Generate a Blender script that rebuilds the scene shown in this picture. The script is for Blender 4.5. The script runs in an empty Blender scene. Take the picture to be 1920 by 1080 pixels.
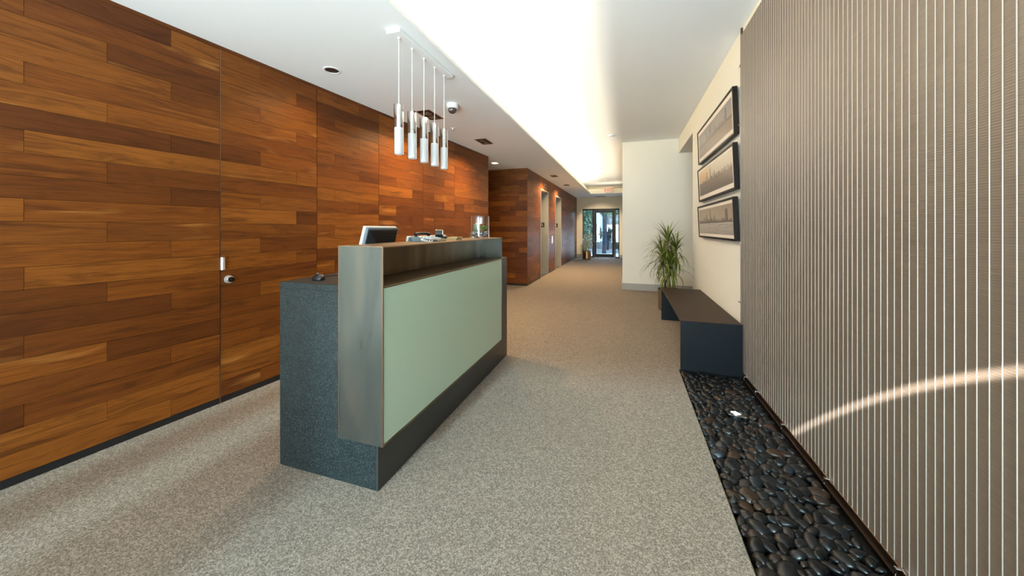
import bpy, bmesh, math, random
from mathutils import Vector, Matrix, noise
PI = math.pi
random.seed(7)
SC = bpy.context.scene
COL = SC.collection
D = bpy.data

# ------------------------------------------------------------------ camera
TH = 0.3155
cam = D.cameras.new('camera'); cam_o = D.objects.new('camera', cam); COL.objects.link(cam_o)
cam_o.location = (0, 0, 1.2)
cam_o.rotation_euler = (PI / 2, 0, TH)
cam.sensor_width = 36; cam.sensor_fit = 'HORIZONTAL'
cam.lens = 657.2 / 1920 * 36
cam.shift_y = -(540 - 427.7) / 1920
cam.clip_start = 0.02; cam.clip_end = 200
SC.camera = cam_o

# ------------------------------------------------------------------ exposure
SC.view_settings.view_transform = 'Standard'
SC.view_settings.look = 'None'
SC.view_settings.gamma = 1
SC.view_settings.use_curve_mapping = False
SC.view_settings.exposure = 0.36

# ------------------------------------------------------------------ world
w = D.worlds.new('world'); SC.world = w; w.use_nodes = True
wn = w.node_tree.nodes; wl = w.node_tree.links
bg = wn['Background']; bg.inputs['Color'].default_value = (0.62, 0.82, 1.0, 1); bg.inputs['Strength'].default_value = 1.6

# ------------------------------------------------------------------ lights
def area(name, loc, rot, sx, sy, power, color, spread=PI):
    l = D.lights.new(name, 'AREA'); l.shape = 'RECTANGLE'; l.size = sx; l.size_y = sy
    l.energy = power; l.color = color; l.spread = spread
    o = D.objects.new(name, l); COL.objects.link(o); o.location = loc; o.rotation_euler = rot
    return o
def spot(name, loc, target, power, color, size, blend=0.6, radius=0.04):
    l = D.lights.new(name, 'SPOT'); l.energy = power; l.color = color; l.spot_size = size
    l.spot_blend = blend; l.shadow_soft_size = radius
    o = D.objects.new(name, l); COL.objects.link(o); o.location = loc
    o.rotation_euler = (Vector(target) - Vector(loc)).to_track_quat('-Z', 'Y').to_euler()
    return o
COOL = (0.80, 0.95, 1.0); WARM = (1.0, 0.70, 0.38); LED = (1.0, 0.90, 0.74)
# daylight through the glazed street front behind the camera
area('street_daylight', (-0.9, -2.0, 1.45), (PI / 2, 0, 0), 3.4, 2.3, 65, COOL)
# light thrown up from the bright pavement outside the street front
area('pavement_bounce', (-0.9, -4.0, 0.05), (PI - math.radians(55), 0, 0), 5.0, 3.6, 950, COOL)
# low cool sun coming straight in through the street front
sl = D.lights.new('low_sun', 'SUN'); sl.energy = 3.4; sl.color = (0.56, 0.90, 1.0); sl.angle = math.radians(3.5)
so = D.objects.new('low_sun', sl); COL.objects.link(so); so.rotation_euler = Vector((0.05, 1.0, -0.50)).to_track_quat('-Z', 'Y').to_euler()
# daylight through the glass exit door at the end of the hall
area('exit_daylight', (-1.0, 16.3, 2.5), (-math.radians(52), 0, 0), 1.8, 1.0, 170, (0.66, 0.80, 1.0))
area('exit_bounce', (-1.0, 17.4, 0.03), (PI + math.radians(50), 0, 0), 3.0, 2.5, 120, (0.8, 0.9, 1.0))
# thin curved streak of light on the mesh: a ring-shaped beam from an added spot with no fitting
def ring_spot(loc, target, power, half_deg, width_deg):
    o = spot('added_ring_beam', loc, target, power, (1, 1, 0.98), math.radians(29), 0.8, 0.004)
    l = o.data; l.use_nodes = True; t = l.node_tree; em = t.nodes['Emission']
    g = t.nodes.new('ShaderNodeNewGeometry'); sx = t.nodes.new('ShaderNodeSeparateXYZ'); t.links.new(g.outputs['Incoming'], sx.inputs[0])
    def mt(op, a, b=None):
        n = t.nodes.new('ShaderNodeMath'); n.operation = op
        if isinstance(a, (int, float)): n.inputs[0].default_value = a
        else: t.links.new(a, n.inputs[0])
        if b is not None: n.inputs[1].default_value = b
        return n.outputs[0]
    d = mt('ABSOLUTE', mt('SUBTRACT', mt('ARCCOSINE', mt('ABSOLUTE', sx.outputs[2])), math.radians(half_deg)))
    q = t.nodes.new('ShaderNodeMapRange'); q.interpolation_type = 'SMOOTHSTEP'; t.links.new(d, q.inputs[0])
    q.inputs[1].default_value = 0.0; q.inputs[2].default_value = math.radians(width_deg); q.inputs[3].default_value = 1.0; q.inputs[4].default_value = 0.0
    t.links.new(q.outputs[0], em.inputs['Strength'])
ring_spot((-0.465, 0.36, 2.40), (0.905, 1.78, 0.48), 2400, 46.0, 0.45)
# LED strip lying in the ceiling cove
area('cove_strip', (-2.12, 5.25, 2.49), (0, PI + 0.30, 0), 0.06, 13.7, 770, LED)
area('cove_strip_end', (-0.65, 13.6, 2.50), (PI + 0.6, 0, 0), 1.1, 0.05, 2, LED)

# ------------------------------------------------------------------ helpers
BASE = {}
def thing(name, base, label=None, cat=None, group=None, kind=None):
    o = D.objects.new(name, None); COL.objects.link(o)
    o.location = base; o.empty_display_size = 0.1
    BASE[o] = Vector(base)
    tag(o, label, cat, group, kind)
    return o
def tag(o, label=None, cat=None, group=None, kind=None):
    if label: o['label'] = label
    if cat: o['category'] = cat
    if group: o['group'] = group
    if kind: o['kind'] = kind
    return o
def obj(name, bm, mat, parent=None, base=None, smooth=False, label=None, kind=None):
    """link a bmesh given in world coordinates as one object under parent"""
    if parent is not None:
        b = BASE[parent]
    else:
        b = Vector(base) if base else Vector((0, 0, 0))
    if b.length: bmesh.ops.translate(bm, verts=bm.verts, vec=-b)
    bmesh.ops.recalc_face_normals(bm, faces=bm.faces)
    me = D.meshes.new(name); bm.to_mesh(me); bm.free()
    me.materials.append(mat)
    if smooth:
        for p in me.polygons: p.use_smooth = True
        if smooth != 'all':
            me.set_sharp_from_angle(angle=math.radians(40))
    o = D.objects.new(name, me); COL.objects.link(o)
    BASE[o] = b
    if parent is not None: o.parent = parent
    else: o.location = b
    if label: o['label'] = label
    if kind: o['kind'] = kind
    return o
def BM(): return bmesh.new()
def box(bm, x0, x1, y0, y1, z0, z1, bev=0.0, seg=1):
    m = Matrix.Translation(((x0 + x1) / 2, (y0 + y1) / 2, (z0 + z1) / 2)) @ Matrix.Diagonal((abs(x1 - x0), abs(y1 - y0), abs(z1 - z0), 1))
    r = bmesh.ops.create_cube(bm, size=1, matrix=m)
    if bev > 0:
        vs = set(r['verts']); es = [e for e in bm.edges if e.verts[0] in vs and e.verts[1] in vs]
        bmesh.ops.bevel(bm, geom=es, offset=bev, segments=seg, affect='EDGES', profile=0.6)
    return bm
def cyl(bm, p0, p1, r0, r1=None, n=16, caps=True):
    p0 = Vector(p0); p1 = Vector(p1); r1 = r0 if r1 is None else r1
    q = (p1 - p0).to_track_quat('Z', 'Y').to_matrix().to_4x4()
    m = Matrix.Translation((p0 + p1) / 2) @ q
    bmesh.ops.create_cone(bm, cap_ends=caps, segments=n, radius1=r0, radius2=r1, depth=(p1 - p0).length, matrix=m)
    return bm
def tube(bm, pts, r, n=6):
    pts = [Vector(p) for p in pts]; rings = []
    rr = r if isinstance(r, (list, tuple)) else [r] * len(pts)
    for i, p in enumerate(pts):
        d = (pts[min(i + 1, len(pts) - 1)] - pts[max(i - 1, 0)]).normalized()
        up = Vector((0, 0, 1)) if abs(d.z) < 0.95 else Vector((1, 0, 0))
        a = d.cross(up).normalized(); b = d.cross(a).normalized()
        rings.append([bm.verts.new(p + (a * math.cos(2 * PI * k / n) + b * math.sin(2 * PI * k / n)) * rr[i]) for k in range(n)])
    for i in range(len(rings) - 1):
        for k in range(n):
            bm.faces.new((rings[i][k], rings[i][(k + 1) % n], rings[i + 1][(k + 1) % n], rings[i + 1][k]))
    bm.faces.new(rings[0][::-1]); bm.faces.new(rings[-1])
    return bm
def lathe(bm, prof, c, n=32, closed=False):
    c = Vector(c); rings = []
    for r, z in prof:
        if r < 1e-6: rings.append([bm.verts.new(c + Vector((0, 0, z)))])
        else: rings.append([bm.verts.new(c + Vector((r * math.cos(2 * PI * k / n), r * math.sin(2 * PI * k / n), z))) for k in range(n)])
    m = len(rings)
    for i in range(m if closed else m - 1):
        a, b = rings[i], rings[(i + 1) % m]
        for k in range(n):
            k2 = (k + 1) % n
            if len(a) == 1 and len(b) == 1: break
            if len(a) == 1: bm.faces.new((a[0], b[k2], b[k]))
            elif len(b) == 1: bm.faces.new((a[k], a[k2], b[0]))
            else: bm.faces.new((a[k], a[k2], b[k2], b[k]))
    return bm
def quadface(bm, pts):
    bm.faces.new([bm.verts.new(Vector(p)) for p in pts]); return bm
def prism(bm, pts, vec):
    a = [bm.verts.new(Vector(p)) for p in pts]; b = [bm.verts.new(Vector(p) + Vector(vec)) for p in pts]
    n = len(pts)
    bm.faces.new(a[::-1]); bm.faces.new(b)
    for i in range(n): bm.faces.new((a[i], a[(i + 1) % n], b[(i + 1) % n], b[i]))
    return bm

# ------------------------------------------------------------------ materials
def lin(r, g, b):
    f = lambda c: (c / 255) / 12.92 if c / 255 <= 0.04045 else ((c / 255 + 0.055) / 1.055) ** 2.4
    return (f(r), f(g), f(b), 1)
class NT:
    def __init__(s, name):
        s.m = D.materials.new(name); s.m.use_nodes = True; s.t = s.m.node_tree; s.n = s.t.nodes; s.l = s.t.links
        s.b = s.n['Principled BSDF']; s.out = s.n['Material Output']
    def new(s, typ, **kw):
        n = s.n.new(typ)
        for k, v in kw.items():
            if k.startswith('_'): n.inputs[k[1:].replace('_', ' ')].default_value = v
            else: setattr(n, k, v)
        return n
    def math(s, op, a, b=None, c=None, clamp=False):
        n = s.n.new('ShaderNodeMath'); n.operation = op; n.use_clamp = clamp
        for i, v in enumerate((a, b, c)):
            if v is None: continue
            if isinstance(v, (int, float)): n.inputs[i].default_value = v
            else: s.l.new(v, n.inputs[i])
        return n.outputs[0]
    def mix(s, f, a, b, mode='MIX'):
        n = s.n.new('ShaderNodeMix'); n.data_type = 'RGBA'; n.blend_type = mode
        for i, v in ((0, f), (6, a), (7, b)):
            if isinstance(v, (int, float)): n.inputs[i].default_value = v
            elif isinstance(v, tuple): n.inputs[i].default_value = v
            else: s.l.new(v, n.inputs[i])
        return n.outputs[2]
    def ramp(s, fac, stops, interp='LINEAR'):
        n = s.n.new('ShaderNodeValToRGB'); e = n.color_ramp.elements; n.color_ramp.interpolation = interp
        while len(e) < len(stops): e.new(0.5)
        for i, (p, c) in enumerate(stops): e[i].position = p; e[i].color = c if len(c) == 4 else (*c, 1)
        s.l.new(fac, n.inputs[0]); return n.outputs[0]
    def noise(s, vec, scale, detail=3, rough=0.5, dist=0.0):
        n = s.new('ShaderNodeTexNoise', _Scale=scale, _Detail=detail, _Roughness=rough, _Distortion=dist)
        if vec is not None: s.l.new(vec, n.inputs['Vector'])
        return n.outputs['Fac']
    def pos(s): return s.new('ShaderNodeNewGeometry').outputs['Position']
    def objc(s): return s.new('ShaderNodeTexCoord').outputs['Object']
    def sep(s, v):
        n = s.n.new('ShaderNodeSeparateXYZ'); s.l.new(v, n.inputs[0]); return n.outputs
    def comb(s, x, y, z):
        n = s.n.new('ShaderNodeCombineXYZ')
        for i, v in enumerate((x, y, z)):
            if isinstance(v, (int, float)): n.inputs[i].default_value = v
            else: s.l.new(v, n.inputs[i])
        return n.outputs[0]
    def mapv(s, v, scale):
        n = s.n.new('ShaderNodeMapping'); s.l.new(v, n.inputs[0]); n.inputs['Scale'].default_value = scale; return n.outputs[0]
    def bump(s, h, strength, dist=0.01):
        n = s.new('ShaderNodeBump', _Strength=strength, _Distance=dist); s.l.new(h, n.inputs['Height'])
        s.l.new(n.outputs[0], s.b.inputs['Normal'])
    def set(s, **kw):
        for k, v in kw.items():
            i = s.b.inputs[k.replace('_', ' ')]
            if isinstance(v, (int, float, tuple)): i.default_value = v
            else: s.l.new(v, i)
        return s
def flat(name, col, rough=0.5, metal=0.0, spec=0.5, coat=0.0, emit=None, es=0.0):
    t = NT(name); t.set(Base_Color=col, Roughness=rough, Metallic=metal, Specular_IOR_Level=spec, Coat_Weight=coat)
    # a little grain so that no surface is perfectly even
    n = t.noise(t.objc(), 60, 2); t.l.new(t.math('MULTIPLY_ADD', n, 0.08, rough - 0.04), t.b.inputs['Roughness'])
    if emit: t.set(Emission_Color=emit, Emission_Strength=es)
    return t.m
def M_walnut(name, gain=0.84, rough=0.42):
    t = NT(name); p = t.sep(t.pos()); rnd = t.new('ShaderNodeObjectInfo').outputs['Random']
    along = t.math('ADD', p[0], p[1]); off = t.math('MULTIPLY', rnd, 91.0)
    v = t.comb(t.math('ADD', along, off), off, t.math('MULTIPLY', p[2], 9.0))
    warp = t.noise(v, 1.6, 2)
    vg = t.comb(t.math('MULTIPLY', t.math('ADD', along, off), 1.3), off, t.math('MULTIPLY_ADD', warp, 3.2, t.math('MULTIPLY', p[2], 24.0)))
    fig = t.noise(vg, 1.6, 7, 0.66, 0.5)
    fine = t.noise(t.comb(t.math('MULTIPLY', along, 7.0), off, t.math('MULTIPLY', p[2], 240.0)), 1.0, 3, 0.6)
    g = lambda c: tuple(x * gain for x in c[:3]) + (1,)
    base = t.ramp(rnd, [(0.0, g(lin(96, 50, 16))), (0.3, g(lin(117, 63, 20))), (0.6, g(lin(133, 74, 23))), (0.85, g(lin(147, 86, 29))), (1.0, g(lin(104, 55, 18)))])
    dark = t.mix(t.ramp(fig, [(0.30, (1, 1, 1)), (0.52, (0, 0, 0))]), base, t.mix(0.72, base, g(lin(50, 21, 8))))
    # pale sapwood runs along one edge of some boards
    sap = t.noise(t.comb(t.math('MULTIPLY', along, 0.9), off, t.math('MULTIPLY_ADD', warp, 1.2, t.math('MULTIPLY', p[2], 7.0))), 1.4, 2)
    c = t.mix(t.math('MULTIPLY', t.ramp(sap, [(0.66, (0, 0, 0)), (0.74, (1, 1, 1))]), 0.55), dark, g(lin(186, 124, 58)))
    c = t.mix(t.math('MULTIPLY', t.ramp(fine, [(0.35, (1, 1, 1)), (0.6, (0, 0, 0))]), 0.42), c, g(lin(62, 28, 10)))
    t.set(Base_Color=c, Roughness=rough, Specular_IOR_Level=0.22)
    t.bump(fine, 0.05, 0.002)
    return t.m
def M_carpet(name):
    t = NT(name); v = t.pos()
    vo = t.new('ShaderNodeTexVoronoi', feature='F1', _Scale=150.0); t.l.new(v, vo.inputs['Vector'])
    loop = t.noise(v, 210, 3, 0.7); big = t.noise(v, 1.3, 3)
    c1 = t.ramp(loop, [(0.36, lin(66, 59, 53)), (0.5, lin(118, 107, 96)), (0.66, lin(184, 172, 157))])
    sepc = t.new('ShaderNodeSeparateColor'); t.l.new(vo.outputs['Color'], sepc.inputs[0])
    c2 = t.ramp(sepc.outputs[0], [(0.0, lin(76, 69, 62)), (0.5, lin(118, 108, 97)), (1.0, lin(166, 155, 142))])
    c = t.mix(0.5, c1, c2); c = t.mix(t.math('MULTIPLY', big, 0.25), c, lin(104, 90, 78))
    t.set(Base_Color=c, Roughness=0.95, Specular_IOR_Level=0.1)
    t.bump(loop, 0.6, 0.004)
    return t.m
def M_paint(name, col, bump=0.06):
    t = NT(name); n = t.noise(t.pos(), 90, 3)
    t.set(Base_Color=t.mix(t.math('MULTIPLY', n, 0.05), col, (0.5, 0.48, 0.45, 1)), Roughness=0.85, Specular_IOR_Level=0.25); t.bump(n, bump, 0.002)
    return t.m
def M_granite(name, a, b, c, rough=0.42, spec=0.5):
    t = NT(name); v = t.objc(); n = t.noise(v, 230, 4, 0.75); n2 = t.noise(v, 12, 3)
    col = t.ramp(n, [(0.36, a), (0.52, b), (0.66, c)]); col = t.mix(t.math('MULTIPLY', n2, 0.35), col, a)
    t.set(Base_Color=col, Roughness=rough, Specular_IOR_Level=spec); t.bump(n, 0.12, 0.002)
    return t.m
def M_patina(name, a, b, c, rough=0.33, scale=(5.5, 5.5, 1.3), metal=0.9):
    t = NT(name); v = t.objc(); n = t.noise(t.mapv(v, scale), 1.6, 2, 0.45, 0.3); f = t.noise(t.mapv(v, (160, 160, 4)), 1.0, 2)
    bl = t.noise(v, 3.0, 2, 0.5, 0.2)
    col = t.ramp(n, [(0.25, a), (0.5, b), (0.78, c)]); col = t.mix(t.math('MULTIPLY', t.ramp(bl, [(0.45, (0, 0, 0)), (0.70, (1, 1, 1))]), 0.22), col, a)
    t.set(Base_Color=col, Metallic=metal, Roughness=t.math('MULTIPLY_ADD', n, 0.16, rough - 0.06))
    return t.m
def M_brushed(name, col, rough=0.3, scale=(2, 2, 300), metal=1.0):
    t = NT(name); f = t.noise(t.mapv(t.objc(), scale), 1.0, 3)
    t.set(Base_Color=t.mix(t.math('MULTIPLY', f, 0.25), col, tuple(x * 0.6 for x in col[:3]) + (1,)), Metallic=metal, Roughness=t.math('MULTIPLY_ADD', f, 0.15, rough - 0.07))
    t.bump(f, 0.03, 0.001)
    return t.m
def M_pebble(name, stops, island=False):
    t = NT(name)
    if island: rnd = t.new('ShaderNodeNewGeometry').outputs['Random Per Island']; v = t.pos()
    else: rnd = t.new('ShaderNodeObjectInfo').outputs['Random']; v = t.objc()
    n = t.noise(v, 45, 4, 0.6); col = t.ramp(rnd, stops)
    col = t.mix(t.ramp(n, [(0.4, (0, 0, 0)), (0.75, (0.7, 0.7, 0.7))]), col, t.mix(0.6, col, lin(20, 17, 15)))
    t.set(Base_Color=col, Roughness=t.math('MULTIPLY_ADD', n, 0.40, 0.14), Specular_IOR_Level=0.3, Coat_Weight=0.05, Coat_Roughness=0.1)
    t.bump(n, 0.12, 0.003)
    return t.m
def M_glass(name, tint=(1, 1, 1, 1), refl=1.0, edge=4.0):
    """thin pane: see-through with a mirror share that grows at grazing angles"""
    t = NT(name); t.n.remove(t.b)
    tr = t.new('ShaderNodeBsdfTransparent', _Color=tint); gl = t.new('ShaderNodeBsdfGlossy', _Roughness=0.02)
    fr = t.new('ShaderNodeLayerWeight', _Blend=0.5); mx = t.new('ShaderNodeMixShader')
    f_ = t.math('MULTIPLY_ADD', t.math('POWER', fr.outputs['Facing'], edge), 0.8, 0.05)
    t.l.new(t.math('MULTIPLY', f_, refl), mx.inputs[0]); t.l.new(tr.outputs[0], mx.inputs[1]); t.l.new(gl.outputs[0], mx.inputs[2])
    t.l.new(mx.outputs[0], t.out.inputs['Surface'])
    return t.m
def M_leaf(name, a, b, obj_rand=True):
    t = NT(name)
    rnd = t.new('ShaderNodeObjectInfo').outputs['Random'] if obj_rand else t.new('ShaderNodeNewGeometry').outputs['Random Per Island']
    t.set(Base_Color=t.mix(rnd, a, b), Roughness=0.4, Specular_IOR_Level=0.4)
    return t.m
def M_print(name, sky_a, sky_b, glow, city, ground_a, ground_b, horizon, hmax, seed, tower=None):
    """flat photographic print: sepia skyline, on the print's own generated coordinates"""
    t = NT(name); g = t.sep(t.new('ShaderNodeTexCoord').outputs['UV']); x, y = g[0], g[1]
    sky = t.ramp(y, [(horizon, sky_a), (1.0, sky_b)])
    sky = t.mix(t.math('MULTIPLY', t.noise(t.comb(t.math('MULTIPLY', x, 5), t.math('MULTIPLY', y, 3), seed), 1.2, 4), 0.35), sky, sky_b)
    gx = t.math('SUBTRACT', x, glow[0]); gy = t.math('MULTIPLY', t.math('SUBTRACT', y, glow[1]), 0.5)
    dist = t.math('SQRT', t.math('ADD', t.math('MULTIPLY', gx, gx), t.math('MULTIPLY', gy, gy)))
    sky = t.mix(t.math('MULTIPLY', t.ramp(dist, [(0.0, (1, 1, 1)), (0.26, (0, 0, 0))]), glow[3]), sky, glow[2])
    col = sky
    for k, (cells, amp, shade) in enumerate(((26, 0.75, 0.45), (44, 0.6, 0.75), (70, 0.38, 1.0))):
        wn_ = t.new('ShaderNodeTexWhiteNoise', noise_dimensions='1D')
        t.l.new(t.math('ADD', t.math('FLOOR', t.math('MULTIPLY', x, cells)), seed * 17 + k * 31.7), wn_.inputs['W'])
        env = t.math('SUBTRACT', 1.0, t.math('MULTIPLY', t.math('ABSOLUTE', t.math('SUBTRACT', x, 0.5)), 1.15))
        h = t.math('MULTIPLY', t.math('MULTIPLY', t.math('POWER', wn_.outputs['Value'], 2.2 - 0.5 * k), env), hmax * amp)
        top = t.math('ADD', h, horizon + 0.02)
        col = t.mix(t.math('LESS_THAN', y, top), col, t.mix(shade, sky, city))
    for (tx, tw, tz) in ((0.42, 0.008, hmax * 1.15), (0.418, 0.016, hmax * 0.85), (0.30, 0.014, hmax * 0.75)) + ((tower,) if tower else ()):
        m_ = t.math('MULTIPLY', t.math('LESS_THAN', t.math('ABSOLUTE', t.math('SUBTRACT', x, tx)), tw), t.math('LESS_THAN', y, horizon + tz))
        col = t.mix(m_, col, t.mix(0.85, sky, city))
    gr = t.ramp(y, [(0.0, ground_b), (horizon, ground_a)])
    gr = t.mix(t.math('MULTIPLY', t.ramp(t.noise(t.comb(t.math('MULTIPLY', x, 6), t.math('MULTIPLY', y, 40), seed), 1.0, 4), [(0.5, (0, 0, 0)), (0.62, (1, 1, 1))]), 0.4), gr, city)
    col = t.mix(t.math('LESS_THAN', y, horizon), col, gr)
    t.set(Base_Color=t.mix(0.34, col, (0, 0, 0, 1)), Roughness=0.35, Specular_IOR_Level=0.3)
    return t.m

WALNUT = M_walnut('walnut'); BACK = flat('black_backing', lin(18, 13, 10), 0.8)
CARPET = M_carpet('carpet'); CARPETBASE = flat('carpet_edge_grey', lin(158, 157, 152), 0.95)
WALLP = M_paint('wall_paint', lin(226, 220, 206)); CEILP = M_paint('ceiling_paint', lin(240, 240, 238)); LIPP = M_paint('cove_paint', lin(232, 224, 200))
FARP = M_paint('far_wall_paint', lin(220, 206, 178))
TEAL = M_granite('teal_composite', lin(10, 15, 16), lin(21, 28, 29), lin(74, 90, 90), 0.45, 0.35)
FRONTD = M_granite('composite_reflection_tone', lin(30, 30, 28), lin(44, 44, 42), lin(66, 66, 62), 0.3)  # same composite as the desk ends; carpet reflection darkens this colour
PATINA = M_patina('patinated_steel', lin(102, 106, 103), lin(114, 118, 113), lin(130, 125, 114), rough=0.27)
PATIND = M_patina('patinated_steel_reflection_brown', lin(84, 68, 46), lin(112, 92, 66), lin(132, 116, 92), rough=0.36, metal=0.5)  # same patinated steel; warm reflections in the niche put into its brown
COPPER = M_brushed('worn_copper_edge', lin(172, 140, 116), 0.35)
SAGE = NT('sage_backpainted_glass').set(Base_Color=lin(170, 190, 168), Roughness=0.28, Specular_IOR_Level=0.5, Coat_Weight=0.15, Coat_Roughness=0.15).m
BENCH = M_granite('bench_blackened_steel', lin(8, 13, 17), lin(14, 22, 28), lin(22, 32, 38), 0.5, 0.18)
BENCHT = M_granite('bench_top_reflection_brown', lin(32, 20, 11), lin(46, 29, 16), lin(60, 40, 23), 0.5, 0.2)  # same steel as the legs; brown reflection on the seat put into the colour
STEEL = M_brushed('brushed_steel', lin(186, 182, 172), 0.24, (300, 300, 2)); STEELV = M_brushed('elevator_steel', lin(156, 156, 150), 0.34, (240, 240, 2), 0.45)
CHROME = flat('chrome', lin(220, 220, 220), 0.12, 1.0); NICKEL = flat('satin_nickel', lin(206, 203, 200), 0.34, 0.6)
BLACKM = flat('black_metal', lin(24, 24, 26), 0.4); BRONZE = flat('dark_bronze_frame', lin(30, 28, 30), 0.55, 0.0, 0.25)
PLASTICB = flat('black_plastic', lin(24, 25, 27), 0.4); PLASTICG = flat('grey_plastic', lin(96, 108, 114), 0.4); PLASTICL = flat('silver_plastic', lin(210, 212, 212), 0.3)
WHITE = flat('white_plastic', lin(238, 238, 236), 0.4); CORD = flat('cord_white', lin(232, 226, 214), 0.6)
FROST = flat('frosted_white_glass', lin(222, 226, 228), 0.5, emit=(1, 0.98, 0.95, 1), es=0.12)
CLEAR = NT('clear_glass').set(Base_Color=(0.98, 0.98, 0.98, 1), Roughness=0.0, Transmission_Weight=1.0, IOR=1.45).m; PANE = M_glass('door_pane', (0.82, 0.90, 0.94, 1), 0.9)
CABLE = M_brushed('mesh_cable_steel', lin(160, 150, 140), 0.45, (30, 30, 160), 0.2); RAILB = M_brushed('bronze_rail', lin(104, 84, 70), 0.3)
DARKSLOT = flat('dark_fixture', lin(52, 36, 28), 0.5); LENS = flat('lamp_lens', lin(150, 140, 126), 0.2, 0.6)
LIT = flat('lit_lens', lin(250, 240, 220), 0.4, emit=(1, 0.9, 0.72, 1), es=6.0)
UPLENS = flat('uplight_lens', lin(245, 245, 240), 0.3, emit=(1, 0.98, 0.94, 1), es=3.0)
PAPER = flat('paper', lin(196, 172, 124), 0.8)
FRAMEB = flat('frame_espresso', lin(24, 18, 15), 0.5, 0.0, 0.2); MAT_B = flat('mat_board', lin(222, 208, 192), 0.9)
LEAF = M_leaf('dracaena_leaf', lin(40, 56, 12), lin(120, 130, 48)); LEAFD = M_leaf('dracaena_leaf_pale', lin(120, 120, 92), lin(180, 178, 140), False)
CANE = flat('dracaena_cane', lin(120, 104, 78), 0.8); SOIL = flat('potting_soil', lin(40, 30, 24), 0.95)
POTS = M_brushed('pot_steel', lin(176, 166, 154), 0.22, (2, 2, 120)); POTC = M_brushed('pot_copper', lin(200, 160, 116), 0.22, (2, 2, 120))
PEB_K = M_pebble('black_pebble', [(0, lin(6, 6, 7)), (0.5, lin(12, 12, 13)), (0.8, lin(21, 22, 23)), (1, lin(12, 13, 15))])
PEB_B = M_pebble('brown_pebble', [(0, lin(28, 18, 12)), (0.5, lin(46, 29, 17)), (1, lin(32, 25, 20))])
PEB_G = M_pebble('blue_grey_pebble', [(0, lin(15, 20, 24)), (0.6, lin(25, 32, 37)), (1, lin(14, 19, 22))])
PEB_S = M_pebble('pebble_mass', [(0, lin(5, 5, 6)), (0.45, lin(11, 11, 12)), (0.7, lin(17, 18, 20)), (0.82, lin(30, 20, 13)), (1, lin(17, 21, 24))], True)
REDL = flat('exit_red', lin(196, 44, 26), 0.5, emit=(1, 0.14, 0.06, 1), es=0.35)
SIGNW = flat('exit_white', lin(222, 210, 188), 0.5)

# ------------------------------------------------------------------ room numbers (metres, camera at the origin)
HC = 2.4477; HU = 2.874
LX, LS = -2.7874, 0.0882                      # panelled wall: x = LX + LS*y
EX, EY, YF = -1.9546, 7.014, 14.61            # lift block corner, end wall
RX, RY = 0.925, 5.7115                        # picture wall, its corner
PX, PY = -0.074, 7.184                        # white wall beside the hall
CX0, CX1, CYF, LZ = -1.2457, -1.35, 13.06, 2.64
YB = -1.60                                    # street front behind the camera
FX0, FX1, FT = -1.716, -0.265, 1.985

def struct(name, label, cat, base=(0, 0, 0)):
    return thing(name, base, label, cat, kind='structure')

# ---- floor: carpet laid in squares
fl = obj('floor', box(BM(), -6.0, 0.425, YB - 0.2, YF + 0.1, -0.06, -0.012), BACK, base=(0, 0, 0))
box_r = BM(); box(box_r, 0.425, 3.2, 3.285, YF, -0.06, -0.012)
tag(fl, 'speckled grey-beige loop carpet laid in squares across the lobby and hall', 'floor', kind='structure')
obj('floor_underlay', box_r, BACK, fl)
TS = 0.914; tile_me = {}
def carpet_tile(x0, x1, y0, y1):
    g = 0.0004
    x0 += g; x1 -= g; y0 += g; y1 -= g
    key = (round(x1 - x0, 4), round(y1 - y0, 4))
    if key not in tile_me:
        bm = box(BM(), -key[0] / 2, key[0] / 2, -key[1] / 2, key[1] / 2, -0.012, 0.0)
        me = D.meshes.new('carpet_tile'); bm.to_mesh(me); bm.free(); me.materials.append(CARPET); tile_me[key] = me
    o = D.objects.new('carpet_tile', tile_me[key]); COL.objects.link(o); o.parent = fl
    o.location = ((x0 + x1) / 2, (y0 + y1) / 2, 0)
xs = [-6.0] + [0.103 - TS * k for k in range(6, -1, -1)] + [0.425]
ys = [YB - 0.2]
while ys[-1] + TS < YF + 0.1: ys.append(ys[-1] + TS)
ys.append(YF + 0.1)
for i in range(len(xs) - 1):
    for j in range(len(ys) - 1):
        carpet_tile(xs[i], xs[i + 1], ys[j], ys[j + 1])
for y0, y1 in ((3.285, 4.1), (4.1, 5.0), (5.0, 5.9), (5.9, 6.8), (6.8, 7.7)):
    for x0, x1 in ((0.425, 1.339), (1.339, 2.253), (2.253, 3.2)):
        if y1 < 5.5 and x0 > 1: continue
        carpet_tile(x0, x1, y0, y1)

# ---- ceilings
bm = box(BM(), -6.0, CX0, YB, YF, HC, HC + 0.022)
lc = obj('ceiling', bm, CEILP); tag(lc, 'low white dropped ceiling over the reception desk and lifts', 'ceiling', kind='structure')
bm = box(BM(), CX0, PX + 0.3, CYF, YF, HC, HC + 0.022); obj('ceiling_return', bm, CEILP, lc)
uc = obj('ceiling_upper', box(BM(), -2.4, 3.2, YB, YF, HU, HU + 0.05), CEILP)
tag(uc, 'raised cream ceiling washed by light from the cove beside it', 'ceiling', kind='structure')
bm = BM()
prism(bm, [(CX0, YB, HC), (CX0, YB, HC + 0.022), (CX1 - 0.02, YB, LZ), (CX1, YB, LZ)], (0, CYF - YB, 0))
tr = obj('trim_1', bm, LIPP); tag(tr, 'cream cove lip running along the edge of the dropped ceiling', 'trim', kind='structure')
bm = BM()
prism(bm, [(CX0 - 0.1, CYF, HC), (CX0 - 0.1, CYF + 0.022, HC), (CX0 - 0.1, CYF + 0.16, LZ), (CX0 - 0.1, CYF + 0.14, LZ)], (PX - CX0 + 0.1, 0, 0))
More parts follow.
